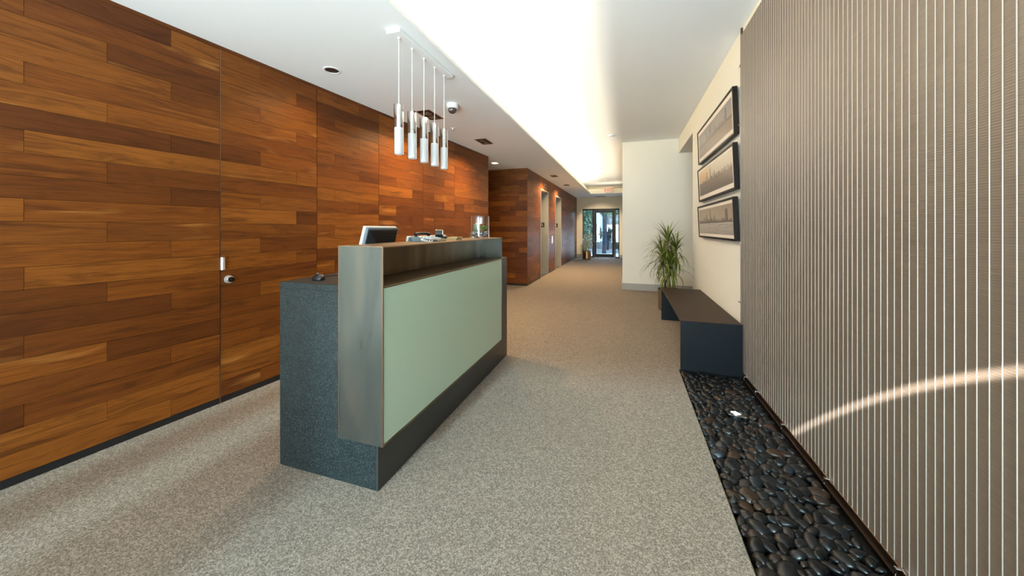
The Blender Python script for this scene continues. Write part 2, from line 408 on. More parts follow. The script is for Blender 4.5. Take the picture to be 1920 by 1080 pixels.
tr2 = obj('trim_2', bm, LIPP); tag(tr2, 'short cream cove lip across the hall end carrying the exit sign', 'trim', kind='structure')
cb = obj('wall_cove', box(BM(), -2.4, -2.3, YB, YF, HC + 0.024, HU), LIPP); tag(cb, 'hidden back wall of the lit ceiling cove', 'wall', kind='structure')

# ---- panelled left wall, door in it
def lxy(y, off=0.0):
    n = Vector((1, -LS)).normalized(); return (LX + LS * y + n.x * off, y + n.y * off)
ANG = math.atan2(1, LS)
plank_me = {}
def plank(parent, p0, p1, z0, z1, th=0.012, proud=0.0, name='plank'):
    """a board from floor point p0 to p1 (xy of the front face), outward normal to the right of p0->p1"""
    p0 = Vector(p0); p1 = Vector(p1); L = (p1 - p0).length; h = z1 - z0
    key = (round(L, 3), round(h, 4))
    if key not in plank_me:
        bm = box(BM(), -L / 2 + 0.0007, L / 2 - 0.0007, -th, 0, -h / 2 + 0.0007, h / 2 - 0.0007)
        me = D.meshes.new(name); bm.to_mesh(me); bm.free(); me.materials.append(WALNUT); plank_me[key] = me
    o = D.objects.new(name, plank_me[key]); COL.objects.link(o); o.parent = parent
    d = (p1 - p0).normalized(); nrm = Vector((-d.y, d.x))     # mesh +y is the front
    mid = (p0 + p1) / 2 + nrm * proud
    o.location = Vector((mid.x, mid.y, (z0 + z1) / 2)) - BASE[parent]
    o.rotation_euler = (0, 0, math.atan2(d.y, d.x))
    return o
Z0, RH, NR = 0.042, 0.1082, 22
def rows(): return [(Z0 + RH * k, Z0 + RH * (k + 1)) for k in range(NR)]
def panel(parent, ya, yb, seams, phase=0):
    """boards between y=ya and yb on the slanted wall; seams alternate row by row"""
    for k, (z0, z1) in enumerate(rows()):
        r = (NR - 1 - k + phase) % 3
        cuts = [ya] + [s for i, s in enumerate(seams) if i % 3 == r or (len(seams) > 3 and (i + 1) % 3 == r)] + [yb]
        for a, b in zip(cuts[:-1], cuts[1:]):
            # p0 -> p1 runs so that the left-hand normal faces +x
            plank(parent, lxy(b), lxy(a), z0, z1, proud=random.choice((0, 0, 0.0006, 0.0012)))
wl_ = struct('wall_left', 'long walnut board wall behind the reception desk', 'wall')
G = 0.0022
a0, a1 = lxy(0.60, -0.013), lxy(5.662, -0.013); b0, b1 = lxy(0.60, -0.16), lxy(5.662, -0.16)
obj('backing', prism(BM(), [(a0[0], a0[1], 0.0), (a1[0], a1[1], 0), (b1[0], b1[1], 0), (b0[0], b0[1], 0)], (0, 0, HC)), BACK, wl_)
Y1, Y2, Y3, Y4, Y5, Y6 = 1.66, 2.388, 3.115, 3.867, 4.597, 5.662
panel(wl_, 0.60, Y1 - G, [1.399, 0.86, 1.13], 0)
panel(wl_, Y2 + G, Y3 - G, [2.57, 2.851], 1)
panel(wl_, Y3 + G / 2, Y4 - G / 2, [3.38, 3.661], 0)
panel(wl_, Y4 + G / 2, Y5 - G / 4, [4.10, 4.335], 2)
panel(wl_, Y5 + G / 4, Y6, [4.866, 5.34, 5.145], 1)
def strip(bm, y0, y1, z0, z1, o0, o1):
    p = [lxy(y0, o0), lxy(y1, o0), lxy(y1, o1), lxy(y0, o1)]
    return prism(bm, [(q[0], q[1], z0) for q in p], (0, 0, z1 - z0))
obj('kick_plate', strip(BM(), 0.60, 5.66, 0.0, 0.040, -0.010, -0.004), BLACKM, wl_, label='black recessed kick plate')
obj('head_strip', strip(BM(), 0.60, 5.66, Z0 + RH * NR + 0.0015, HC, -0.012, 0.0), WALNUT, wl_)
obj('end_board', strip(BM(), 5.662, 5.676, 0.042, HC, -0.16, 0.0), WALNUT, wl_)
dr = struct('door_1', 'flush walnut board door with steel pull and lock left of the desk', 'door', (*lxy(Y1), 0))
panel(dr, Y1 + G, Y2 - G, [1.919, 2.202], 0)
obj('edge_trim', strip(BM(), Y1 - 0.0012, Y1 + 0.0022, 0.0, Z0 + RH * NR, -0.011, 0.0015), COPPER, dr, label='thin coppery metal edge trim', smooth=False)
bm = BM(); p = lxy(Y1 + 0.006, 0.016)
cyl(bm, (p[0], p[1], 0.915), (p[0], p[1], 1.0), 0.013, n=20)
pull = obj('pull', bm, NICKEL, dr, smooth=True, label='short round satin steel pull')
bm = BM(); q = lxy(Y1 + 0.006, -0.004); cyl(bm, (q[0], q[1], 0.957), (p[0], p[1], 0.957), 0.008, n=12); obj('pull_post', bm, NICKEL, pull, smooth=True)
bm = BM(); q0 = lxy(1.71, -0.002); q1 = lxy(1.71, 0.014); q2 = lxy(1.71, 0.034)
cyl(bm, (q0[0], q0[1], 0.8438), (q1[0], q1[1], 0.8438), 0.029, 0.026, n=28)
lk = obj('lock', bm, NICKEL, dr, smooth=True, label='round satin steel lock')
bm = BM(); cyl(bm, (q1[0], q1[1], 0.8438), (q2[0], q2[1], 0.8438), 0.019, 0.017, n=24); obj('lock_cylinder', bm, CHROME, lk, smooth=True)
bm = BM(); q3 = lxy(1.71, 0.0345); q4 = lxy(1.71, 0.0355); cyl(bm, (q3[0], q3[1], 0.8438), (q4[0], q4[1], 0.8438), 0.008, n=12); obj('keyhole', bm, BLACKM, lk)

# ---- side corridor beyond the panelled wall
we = struct('wall_lift_front', 'dark walnut board wall turning the corner before the lifts', 'wall')
obj('backing', box(BM(), -6.0, EX - 0.013, EY + 0.013, EY + 0.05, 0.0, HC), BACK, we)
for k, (z0, z1) in enumerate(rows()):
    cuts = [-4.2, -3.3 + 0.35 * (k % 2)]
    while cuts[-1] < EX - 0.5: cuts.append(cuts[-1] + random.choice((0.42, 0.56, 0.74)))
    cuts = [c for c in cuts if c < EX - 0.16] + [EX]
    for a, b in zip(cuts[:-1], cuts[1:]):
        # faces -y: run from +x to -x
        plank(we, (b, EY), (a, EY), z0, z1, proud=random.choice((0, 0, 0.0006, 0.0012)))
obj('kick_plate', box(BM(), -6, EX - 0.002, EY + 0.004, EY + 0.010, 0, 0.04), BLACKM, we, label='black recessed kick plate')
obj('head_strip', box(BM(), -6, EX, EY, EY + 0.012, Z0 + RH * NR + 0.0015, HC), WALNUT, we)
co = obj('wall_corridor', box(BM(), -6.1, -6.0, YB, YF, 0, HC), WALLP); tag(co, 'pale end wall of the side corridor', 'wall', kind='structure')
cf = obj('wall_corridor_front', box(BM(), -6.0, -2.48, 5.5, 5.6, 0, HC), WALLP); tag(cf, 'pale wall of the side corridor behind the walnut wall', 'wall', kind='structure')

# ---- lift wall
ws = struct('wall_lift_side', 'walnut board wall along the hall holding the two lifts', 'wall')
DY = ((8.18, 9.055), (10.0, 10.94)); DT = 2.117
bm = BM()
for a, b in ((EY + 0.013, DY[0][0]), (DY[0][1], DY[1][0]), (DY[1][1], YF)): box(bm, EX - 0.05, EX - 0.013, a, b, 0, HC)
for a, b in DY: box(bm, EX - 0.05, EX - 0.013, a, b, DT, HC)
obj('backing', bm, BACK, ws)
for k, (z0, z1) in enumerate(rows()):
    spans = [(EY, YF)] if z0 > DT - 0.03 else [(EY, DY[0][0]), (DY[0][1], DY[1][0]), (DY[1][1], YF)]
    for s0, s1 in spans:
        cuts = [s0]; first = (0.30, 0.52, 0.70)[(k * 2) % 3]
        c = s0 + first
        while c < s1 - 0.2: cuts.append(c); c += random.choice((0.56, 0.72, 0.95))
        cuts.append(s1)
        for a, b in zip(cuts[:-1], cuts[1:]):
            plank(ws, (EX, b), (EX, a), z0, z1, proud=random.choice((0, 0, 0.0006, 0.0012)))
bm = BM()
for a, b in ((EY + 0.002, DY[0][0] - 0.02), (DY[0][1] + 0.02, DY[1][0] - 0.02), (DY[1][1] + 0.02, YF)): box(bm, EX - 0.010, EX - 0.004, a, b, 0, 0.04)
obj('kick_plate', bm, BLACKM, ws, label='black recessed kick plate')
obj('head_strip', box(BM(), EX - 0.012, EX, EY, YF, Z0 + RH * NR + 0.0015, HC), WALNUT, ws)
def text(body, size, mat, parent, loc, rot, extrude=0.001):
    cu = D.curves.new('lettering', 'FONT'); cu.body = body; cu.size = size; cu.extrude = extrude; cu.align_x = 'CENTER'; cu.align_y = 'CENTER'
    tmp = D.objects.new('lettering_curve', cu); COL.objects.link(tmp)
    me = D.meshes.new_from_object(tmp.evaluated_get(bpy.context.evaluated_depsgraph_get())); D.objects.remove(tmp)
    me.materials.clear(); me.materials.append(mat)
    o = D.objects.new('lettering', me); COL.objects.link(o); o.parent = parent
    o.location = Vector(loc) - BASE[parent]; o.rotation_euler = rot
    return o
for i, (a, b) in enumerate(DY):
    e = struct('door_%d' % (2 + i), ('nearer' if i == 0 else 'farther') + ' stainless steel lift doorway in the walnut wall', 'door', (EX, (a + b) / 2, 0))
    dp = 0.30
    bm = BM()
    box(bm, EX - dp, EX + 0.012, a - 0.005, a + 0.030, 0, DT + 0.03); box(bm, EX - dp, EX + 0.012, b - 0.030 + 0.005, b + 0.005, 0, DT + 0.03)
    obj('jamb', bm, STEELV, e)
    obj('head', box(BM(), EX - dp, EX + 0.012, a + 0.030, b - 0.025, DT, DT + 0.03), STEELV, e)
    m_ = (a + b) / 2
    obj('door_panel', box(BM(), EX - dp - 0.03, EX - dp, a, m_ - 0.001, 0, DT), STEELV, e)
    obj('door_panel', box(BM(), EX - dp - 0.05, EX - dp - 0.02, m_ + 0.001, b, 0, DT), STEELV, e)
    obj('sill', box(BM(), EX - dp, EX - 0.005, a + 0.03, b - 0.025, 0.0, 0.004), STEEL, e)
    px_ = EX - 0.145
    pl = obj('floor_plaque', box(BM(), px_ - 0.050, px_ + 0.050, b - 0.0275, b - 0.025, 1.225, 1.345), BLACKM, e, label='small black floor plaque')
    text('L', 0.085, WHITE, pl, (px_, b - 0.0278, 1.288), (PI / 2, 0, 0))
# floor indicators over the lifts and the call station between them
for y_, n_ in ((8.70, 'nearer'), (10.49, 'farther')):
    t_ = thing('floor_indicator', (EX + 0.001, y_, 2.19), 'small framed floor indicator above the %s lift doorway' % n_, 'indicator', 'indicators over the lifts')
    obj('plate', box(BM(), EX + 0.0013, EX + 0.012, y_ - 0.13, y_ + 0.13, 2.185, 2.315, 0.002), COPPER, t_)
    obj('window', box(BM(), EX + 0.012, EX + 0.014, y_ - 0.05, y_ + 0.05, 2.205, 2.295), BLACKM, t_)
t_ = thing('call_station', (EX + 0.001, 9.53, 0.77), 'slim steel call button plate on walnut between the lifts', 'button panel')
obj('plate', box(BM(), EX + 0.0013, EX + 0.012, 9.47, 9.59, 0.775, 0.985, 0.002), STEEL, t_)
for z_ in (0.85, 0.91):
    bm = BM(); cyl(bm, (EX + 0.012, 9.53, z_), (EX + 0.017, 9.53, z_), 0.018, n=16); obj('button', bm, CHROME, t_, smooth=True)

# ---- end wall with the exit door
wf = obj('wall_end', BM(), FARP)
bm = BM()
for q in ((-2.1, FX0, 0, HU), (FX1, PX + 0.1, 0, HU), (FX0, FX1, FT, HU)): box(bm, q[0], q[1], YF, YF + 0.16, q[2], q[3])
bm.to_mesh(wf.data); bm.free()
tag(wf, 'warm cream end wall around the glass exit door', 'wall', kind='structure')
bb = obj('baseboard_end', BM(), CARPETBASE); bm = BM()
box(bm, -1.94, FX0 - 0.01, YF - 0.012, YF, 0, 0.13); box(bm, FX1 + 0.01, PX, YF - 0.012, YF, 0, 0.13); bm.to_mesh(bb.data); bm.free()
tag(bb, 'grey baseboard on the end wall beside the exit door', 'baseboard', kind='structure')
d4 = struct('door_4', 'dark framed glass exit door with sidelights at the hall end', 'door', ((FX0 + FX1) / 2, YF, 0))
fy0, fy1 = YF + 0.02, YF + 0.09
bm = BM()
for x0, x1 in ((FX0, FX0 + 0.04), (-1.325, -1.245), (-0.445, -0.405), (FX1 - 0.035, FX1)): box(bm, x0, x1, fy0, fy1, 0, FT)
box(bm, FX0, FX1, fy0, fy1, FT - 0.06, FT); box(bm, FX0, -1.325, fy0, fy1, 0, 0.05); box(bm, -0.405, FX1, fy0, fy1, 0, 0.05)
obj('frame', bm, BRONZE, d4)
leaf = obj('door_leaf', box(BM(), -1.240, -1.165, fy0 + 0.01, fy1 - 0.01, 0.01, FT - 0.065), BRONZE, d4)
bm = BM(); box(bm, -0.545, -0.450, fy0 + 0.01, fy1 - 0.01, 0.01, FT - 0.065); box(bm, -1.165, -0.545, fy0 + 0.01, fy1 - 0.01, 0.01, 0.15); box(bm, -1.165, -0.545, fy0 + 0.01, fy1 - 0.01, FT - 0.16, FT - 0.065)
obj('rail', bm, BRONZE, leaf)
obj('pane', box(BM(), -1.165, -0.545, YF + 0.05, YF + 0.056, 0.15, FT - 0.16), PANE, leaf)
bm = BM(); tube(bm, [(-0.60, fy0 + 0.01, 0.95), (-0.60, fy0 - 0.04, 0.95), (-1.1, fy0 - 0.04, 0.95), (-1.1, fy0 + 0.01, 0.95)], 0.012, 8); obj('push_bar', bm, BRONZE, leaf, smooth=True)
obj('pane', box(BM(), FX0 + 0.04, -1.325, YF + 0.05, YF + 0.056, 0.05, FT - 0.06), PANE, d4)
obj('pane', box(BM(), -0.405, FX1 - 0.035, YF + 0.05, YF + 0.056, 0.05, FT - 0.06), PANE, d4)

# ---- white wall by the plant, picture wall, header
wp = obj('wall_rear', box(BM(), PX, 3.2, PY, YF + 0.16, 0, HU), WALLP); tag(wp, 'plain white wall block behind the potted plant', 'wall', kind='structure')
bm = BM(); box(bm, PX - 0.012, 3.2, PY - 0.012, PY, 0, 0.128); box(bm, PX - 0.012, PX, PY, YF, 0, 0.128)
b_ = obj('baseboard_rear', bm, CARPETBASE); tag(b_, 'grey carpeted baseboard along the white wall', 'baseboard', kind='structure')
wr = obj('wall_right', BM(), WALLP); bm = BM(); box(bm, RX, RX + 0.2, YB, RY, -0.2, HU); box(bm, RX, RX + 2.3, RY, PY, 2.60, HU); bm.to_mesh(wr.data); bm.free()
tag(wr, 'cream wall carrying three framed pictures with header over the recess', 'wall', kind='structure')
wq = obj('wall_recess', box(BM(), 3.2, 3.3, 4.0, PY, 0, HU), WALLP); tag(wq, 'end wall of the shallow recess beyond the picture wall', 'wall', kind='structure')
wq2 = obj('wall_recess_near', box(BM(), RX + 0.2, 3.2, RY - 0.1, RY, 0, HU), WALLP); tag(wq2, 'return wall of the recess behind the picture wall', 'wall', kind='structure')

# ---- street front behind the camera
wb = obj('wall_front', BM(), WALLP); bm = BM()
for q in ((-6, -2.90, 0, HU), (-2.70, -2.44, 0, HU), (-2.17, -1.63, 0, HU), (0.80, 1.2, 0, HU), (-2.90, 0.80, 2.42, HU)): box(bm, q[0], q[1], YB - 0.15, YB, q[2], q[3])
bm.to_mesh(wb.data); bm.free(); tag(wb, 'street front wall and piers around the glazed entrance behind the viewer', 'wall', kind='structure')
wd = struct('window_1', 'glazed street entrance with dark metal frame', 'window', (-0.4, YB, 0))
bm = BM()
for x in (-1.63, 0.75): box(bm, x, x + 0.05, YB - 0.12, YB - 0.04, 0, 2.42)
box(bm, -1.63, 0.80, YB - 0.12, YB - 0.04, 2.36, 2.42)
obj('frame', bm, BRONZE, wd)
wlf = obj('wall_left_front', BM(), WALLP); bm = BM()
def lseg(y0, y1, z0, z1): strip(bm, y0, y1, z0, z1, -0.14, 0.0)
lseg(-1.6, -0.66, 0, HC); lseg(-0.34, 0.60, 0, HC); lseg(-0.66, -0.34, 0.80, HC); lseg(-0.66, -0.34, 0, 0.12)  # unseen low slot, added to give the desk end plate a highlight
bm.to_mesh(wlf.data); bm.free(); tag(wlf, 'pale wall beside the entrance with a low slot added for a desk highlight', 'wall', kind='structure')

# ---- gravel bed
GX0, GX1, GY0, GY1 = 0.427, 0.878, 0.55, 3.30
gb = obj('floor_gravel_bed', box(BM(), 0.425, 0.93, YB, 3.285, -0.16, -0.05), BACK); tag(gb, 'dark recessed bed that holds the pebbles beside the mesh screen', 'floor', kind='structure')
tg = obj('trim_3', box(BM(), 0.4225, 0.4255, GY0 - 3, 3.262, -0.075, 0.0006), STEEL); tag(tg, 'thin metal strip between the carpet and the pebble bed', 'trim', kind='structure')

# ------------------------------------------------------------------ metal mesh screen
MX, MY0, MY1, MZ0, MZ1 = 0.905, -0.60, 3.372, 0.020, 2.80
def M_weave(name):
    t = NT(name); p = t.sep(t.pos())
    rod = t.new('ShaderNodeTexWave', wave_type='BANDS', bands_direction='Z', _Scale=42.0, _Distortion=0.4, _Detail=1.0, _Detail_Scale=3.0)
    t.l.new(t.pos(), rod.inputs['Vector'])
    v = t.comb(0.0, t.math('MULTIPLY', p[1], 3.0), t.math('MULTIPLY', p[2], 260.0)); n = t.noise(v, 1.0, 3, 0.6)
    n2 = t.noise(t.comb(0.0, t.math('MULTIPLY', p[1], 14.0), t.math('MULTIPLY', p[2], 0.6)), 1.0, 3)
    c = t.mix(n, lin(82, 67, 52), lin(120, 101, 80)); c = t.mix(t.math('MULTIPLY', rod.outputs['Fac'], 0.35), c, lin(84, 72, 62))
    c = t.mix(t.math('MULTIPLY', n2, 0.25), c, lin(140, 134, 128))
    t.set(Base_Color=c, Metallic=0.25, Roughness=0.5, Specular_IOR_Level=0.5)
    t.bump(t.math('MULTIPLY_ADD', rod.outputs['Fac'], 0.6, n), 0.25, 0.002)
    return t.m
WEAVE = M_weave('woven_metal')
ms = thing('mesh_screen', (MX, 1.4, 0.0), 'tall woven metal mesh screen with vertical steel cables over the wall', 'screen')
obj('weave', box(BM(), MX, MX + 0.004, MY0, MY1, MZ0, MZ1), WEAVE, ms)
bm = BM(); cyl(bm, (0, 0, MZ0), (0, 0, MZ1), 0.0014, n=6); cme = D.meshes.new('cable'); bm.to_mesh(cme); bm.free(); cme.materials.append(CABLE)
rc = random.Random(3); y = MY1 - 0.006; k = 0
while y > MY0:
    o = D.objects.new('cable', cme); COL.objects.link(o); o.parent = ms; o.location = Vector((MX - 0.0012, y, 0)) - BASE[ms]
    o.rotation_euler = (rc.uniform(-0.0008, 0.0008), 0, 0); y -= 0.0345 + rc.uniform(-0.0022, 0.0022); k += 1
bm = BM(); box(bm, 0.8785, 0.924, MY0, 3.262, -0.014, 0.001); box(bm, 0.8785, 0.8805, MY0, 3.262, 0.001, 0.004); box(bm, 0.8945, 0.924, 3.262, 3.40, -0.010, 0.001)
obj('bottom_channel', bm, RAILB, ms, label='bronze floor channel')
obj('hem_rod', (lambda b: cyl(b, (MX - 0.001, MY0, MZ0), (MX - 0.001, MY1, MZ0), 0.003, n=8))(BM()), COPPER, ms)
bm = BM(); box(bm, MX + 0.0045, RX - 0.0005, 3.374, 3.394, 0.0, HU - 0.002); obj('side_rail', bm, RAILB, ms)
for y in (3.197, 2.936, 2.494, 2.018, 1.56, 1.10):
    bm = BM(); cyl(bm, (0.882, y, 0.026), (MX - 0.002, y, 0.026), 0.0055, n=10); cyl(bm, (0.882, y, 0.002), (0.882, y, 0.032), 0.004, n=8); obj('clip', bm, CHROME, ms, smooth=True)
for z in (2.067, 1.573, 1.074, 0.579, 0.08, 2.56):
    bm = BM(); cyl(bm, (MX - 0.002, 3.366, z), (MX - 0.002, 3.412, z), 0.0055, n=10); cyl(bm, (MX - 0.002, 3.408, z), (RX - 0.001, 3.408, z), 0.004, n=8); obj('clip', bm, CHROME, ms, smooth=True)

# ------------------------------------------------------------------ bench
bn = thing('bench', (0.665, 4.12, 0.0), 'long low dark steel bench with slab ends under the pictures', 'bench')
BX0, BX1, BY0, BY1, BT, PT = 0.436, 0.893, 3.2646, 4.987, 0.417, 0.016
bm = BM(); box(bm, BX0, BX1, BY0, BY1, BT - PT, BT, 0.0015); obj('seat', bm, BENCHT, bn)
bm = BM(); box(bm, BX0, BX1, BY0 - 0.0008, BY0 + PT, -0.045, BT - 0.0016, 0.001); obj('leg', bm, BENCH, bn)
bm = BM(); box(bm, BX0, BX1, BY1 - PT, BY1 + 0.0008, 0.001, BT - PT + 0.0002, 0.001); obj('leg', bm, BENCH, bn)

# ------------------------------------------------------------------ reception desk
dk = thing('reception_desk', (-1.374, 2.23, 0.0), 'long reception desk with dark composite base, patinated steel box and sage glass front', 'desk')
DX0, DX1, DY0, DY1, DTZ = -1.674, -1.074, 1.327, 3.136, 0.9275
bm = BM(); box(bm, DX0, DX1 - 0.012, DY0, DY0 + 0.05, 0.001, DTZ - 0.03, 0.0012); obj('end_panel', bm, TEAL, dk, label='speckled teal composite end panel')
bm = BM(); box(bm, DX0, DX1 - 0.012, DY1 - 0.05, DY1, 0.001, DTZ - 0.03, 0.0012); obj('end_panel', bm, TEAL, dk)
bm = BM(); box(bm, DX1 - 0.012, DX1, DY0, DY1, 0.001, DTZ, 0.001); obj('front_panel', bm, FRONTD, dk, label='composite front panel with carpet reflection in its colour')
bm = BM(); box(bm, DX0, DX1 - 0.012, DY0, DY1, DTZ - 0.03, DTZ, 0.0012); obj('worktop', bm, TEAL, dk)
bm = BM(); box(bm, DX0 + 0.06, DX0 + 0.075, DY0 + 0.05, DY1 - 0.05, 0.001, DTZ - 0.03); obj('back_panel', bm, FRONTD, dk)
# the steel box proud of the base: end plates, top, shelf, back and sage glass
SX0, SX1, SY0, SY1, SZ0, SZ1 = -1.292, -1.042, 1.318, 2.913, 0.211, 1.117
GT = 0.929; T = 0.007
bm = BM(); box(bm, SX0, SX1, SY0, SY0 + T, SZ0, SZ1, 0.0012); e1 = obj('end_plate', bm, PATINA, dk, label='mottled grey steel end plate with brushed streaks')
bm = BM(); box(bm, SX0, SX1, SY1 - T, SY1, SZ0, SZ1, 0.0012); obj('end_plate', bm, PATINA, dk)
bm = BM(); box(bm, SX0, SX1, SY0 + T, SY1 - T, SZ1 - T, SZ1, 0.0012); tp = obj('top_plate', bm, PATIND, dk, label='steel counter top plate')
bm = BM(); box(bm, SX0 + T, SX1, SY0 + T, SY1 - T, GT, GT + T, 0.0012); sh = obj('shelf', bm, PATIND, dk, label='recessed bag shelf')
bm = BM(); box(bm, SX0, SX0 + T, SY0 + T, SY1 - T, SZ0, SZ1 - T, 0.0012); obj('back_plate', bm, PATIND, dk)
bm = BM(); box(bm, SX0 + T, SX1, SY0 + T, SY1 - T, SZ0, SZ0 + T); obj('bottom_plate', bm, PATIND, dk)
# worn coppery edges where the plates are bare
def edge(par, x0, x1, y0, y1, z0, z1): obj('bare_edge', box(BM(), x0, x1, y0, y1, z0, z1), COPPER, par)
edge(e1, SX1 - 0.0006, SX1 + 0.0007, SY0 + 0.0007, SY0 + 0.0058, SZ0 + 0.001, SZ1 - 0.001)
edge(e1, SX0 - 0.0007, SX0 + 0.0006, SY0 + 0.0007, SY0 + 0.0058, SZ0 + 0.001, SZ1 - 0.001)
edge(e1, SX1 - 0.0022, SX1 + 0.0003, SY0 - 0.0004, SY0 + 0.0006, SZ0 + 0.001, SZ1 - 0.001)
edge(e1, SX0 - 0.0003, SX0 + 0.0020, SY0 - 0.0004, SY0 + 0.0006, SZ0 + 0.001, SZ1 - 0.001)
edge(e1, SX0, SX1, SY0 - 0.0004, SY0 + 0.0006, SZ1 - 0.0030, SZ1 + 0.0003)
edge(tp, SX1 - 0.0006, SX1 + 0.0007, SY0 + T, SY1 - T, SZ1 - T + 0.001, SZ1 - 0.0006)
edge(sh, SX1 - 0.0006, SX1 + 0.0007, SY0 + T, SY1 - T, GT + 0.0008, GT + T - 0.0006)
bm = BM(); box(bm, SX1 - 0.012, SX1 - 0.003, SY0 + T + 0.003, SY1 - T - 0.0015, SZ0 + T + 0.001, GT - 0.0025, 0.0012); obj('glass_front', bm, SAGE, dk, label='sage green back-painted glass panel')

# ------------------------------------------------------------------ things on the desk
def sub(name, bm, mat, parent, **k): return obj(name, bm, mat, parent, **k)
def monitor(base, yc, wid, hgt, zlow, tilt, label, stand=True):
    """screen faces -x (the clerk); its back, with a stepped hump and slots, faces the lobby"""
    t = thing('monitor', base, label, 'monitor')
    R_ = Matrix.Translation(Vector((base[0], yc, zlow))) @ Matrix.Rotation(tilt, 4, 'Y')
    def L(bm): bmesh.ops.transform(bm, matrix=R_, verts=bm.verts); return bm
    h = wid / 2
    obj('bezel', L(box(BM(), -0.022, -0.004, -h, h, 0, hgt, 0.004, 2)), PLASTICL, t, smooth=True, label='silver front bezel')
    obj('screen', L(box(BM(), -0.0235, -0.0215, -h + 0.014, h - 0.014, 0.016, hgt - 0.014)), BLACKM, t)
    obj('rim', L(box(BM(), -0.004, 0.014, -h + 0.003, h - 0.003, 0.003, hgt - 0.003, 0.003, 1)), PLASTICG, t, smooth=True)
    bm = BM()
    a = [(0.014, -h + 0.012, 0.014), (0.014, h - 0.012, 0.014), (0.014, h - 0.012, hgt - 0.014), (0.014, -h + 0.012, hgt - 0.014)]
    b = [(0.052, -h * 0.5, hgt * 0.10), (0.052, h * 0.62, hgt * 0.10), (0.052, h * 0.62, hgt * 0.56), (0.052, -h * 0.5, hgt * 0.56)]
    va = [bm.verts.new(q) for q in a]; vb = [bm.verts.new(q) for q in b]
    for i in range(4): bm.faces.new((va[i], va[(i + 1) % 4], vb[(i + 1) % 4], vb[i]))
    bm.faces.new(vb); bm.faces.new(va[::-1])
    sh_ = obj('shell', L(bm), PLASTICB, t, label='black tapered rear shell')
    bm = BM()
    for i in range(8):
        f = 0.10 + i * 0.10; z_ = hgt - 0.014 + (hgt * 0.56 - hgt + 0.014) * f; x_ = 0.014 + 0.038 * f; w_ = (h - 0.02) * (1 - f) + h * 0.5 * f
        box(bm, x_ + 0.0005, x_ + 0.003, -w_, w_ * 1.05, z_ - 0.0028, z_ + 0.0028)
    obj('vent_ribs', L(bm), FRAMEB, sh_)
    for yy in (-0.25, 0.35):
        bm = BM(); cyl(bm, (0.052, h * yy, hgt * 0.40), (0.055, h * yy, hgt * 0.40), 0.005, n=10); obj('screw', L(bm), CHROME, sh_, smooth=True)
    if stand:
        bm = BM(); box(bm, 0.028, 0.056, -0.03, 0.03, -(zlow - DTZ) * 0.98, hgt * 0.3, 0.003); obj('stand_neck', L(bm), PLASTICB, t)
    bm = BM(); lathe(bm, [(0, 0), (0.10, 0), (0.10, 0.008), (0.03, 0.018), (0, 0.018)], (base[0] + 0.03, yc, DTZ + 0.0005), 28); obj('stand_base', bm, PLASTICB, t, smooth=True)
    return t
monitor((-1.50, 1.81, DTZ), 1.812, 0.29, 0.245, 0.972, 0.28, 'black-backed desk monitor tilted back at the near end of the desk')
monitor((-1.50, 2.36, DTZ), 2.40, 0.54, 0.185, 0.958, 0.22, 'lower wide monitor whose top edge shows behind the desk phone')
# keyboard and mouse on the work surface
kb = thing('keyboard', (-1.45, 1.66, DTZ), 'slim black keyboard on the desk worktop beside the mouse', 'keyboard')
bm = BM(); box(bm, -1.535, -1.375, 1.56, 1.99, DTZ + 0.001, DTZ + 0.016, 0.004, 2); obj('case', bm, PLASTICB, kb, smooth=True)
bm = BM()
for r in range(5):
    for c in range(15): box(bm, -1.528 + r * 0.029, -1.503 + r * 0.029, 1.568 + c * 0.0277, 1.592 + c * 0.0277, DTZ + 0.016, DTZ + 0.021)
obj('keys', bm, BLACKM, kb, kind='stuff')
mo = thing('mouse', (-1.553, 1.45, DTZ), 'black computer mouse on the near corner of the desk worktop', 'mouse')
def blob(c, r, n=2):
    bm = BM(); bmesh.ops.create_icosphere(bm, subdivisions=n, radius=1, matrix=Matrix.Translation(c) @ Matrix.Diagonal((*r, 1))); return bm
def half(bm, z):
    g = bm.verts[:] + bm.edges[:] + bm.faces[:]
    r = bmesh.ops.bisect_plane(bm, geom=g, plane_co=(0, 0, z), plane_no=(0, 0, 1), clear_inner=True)
    bmesh.ops.holes_fill(bm, edges=bm.edges[:], sides=0); return bm
MA = Matrix.Translation((-1.553, 1.45, 0)) @ Matrix.Rotation(math.radians(58), 4, 'Z')
bm = half(blob((0, 0, DTZ + 0.006), (0.030, 0.057, 0.030), 4), DTZ + 0.001)
for v in bm.verts:
    f = (v.co.y + 0.057) / 0.114; v.co.z = DTZ + (v.co.z - DTZ) * (1.05 - 0.35 * f)
bmesh.ops.transform(bm, matrix=MA, verts=bm.verts); obj('shell', bm, PLASTICB, mo, smooth='all')
bm = BM(); cyl(bm, (-0.004, 0.030, DTZ + 0.0255), (0.004, 0.030, DTZ + 0.0255), 0.007, n=14); bmesh.ops.transform(bm, matrix=MA, verts=bm.verts); obj('wheel', bm, PLASTICG, mo, smooth=True)
bm = BM(); tube(bm, [MA @ Vector((0, 0.052, DTZ + 0.008)), MA @ Vector((0.0, 0.085, DTZ + 0.003)), (-1.60, 1.56, DTZ + 0.003), (-1.58, 1.70, DTZ + 0.003), (-1.52, 1.80, DTZ + 0.003)], 0.002, 6); obj('cable', bm, PLASTICB, mo, smooth=True)
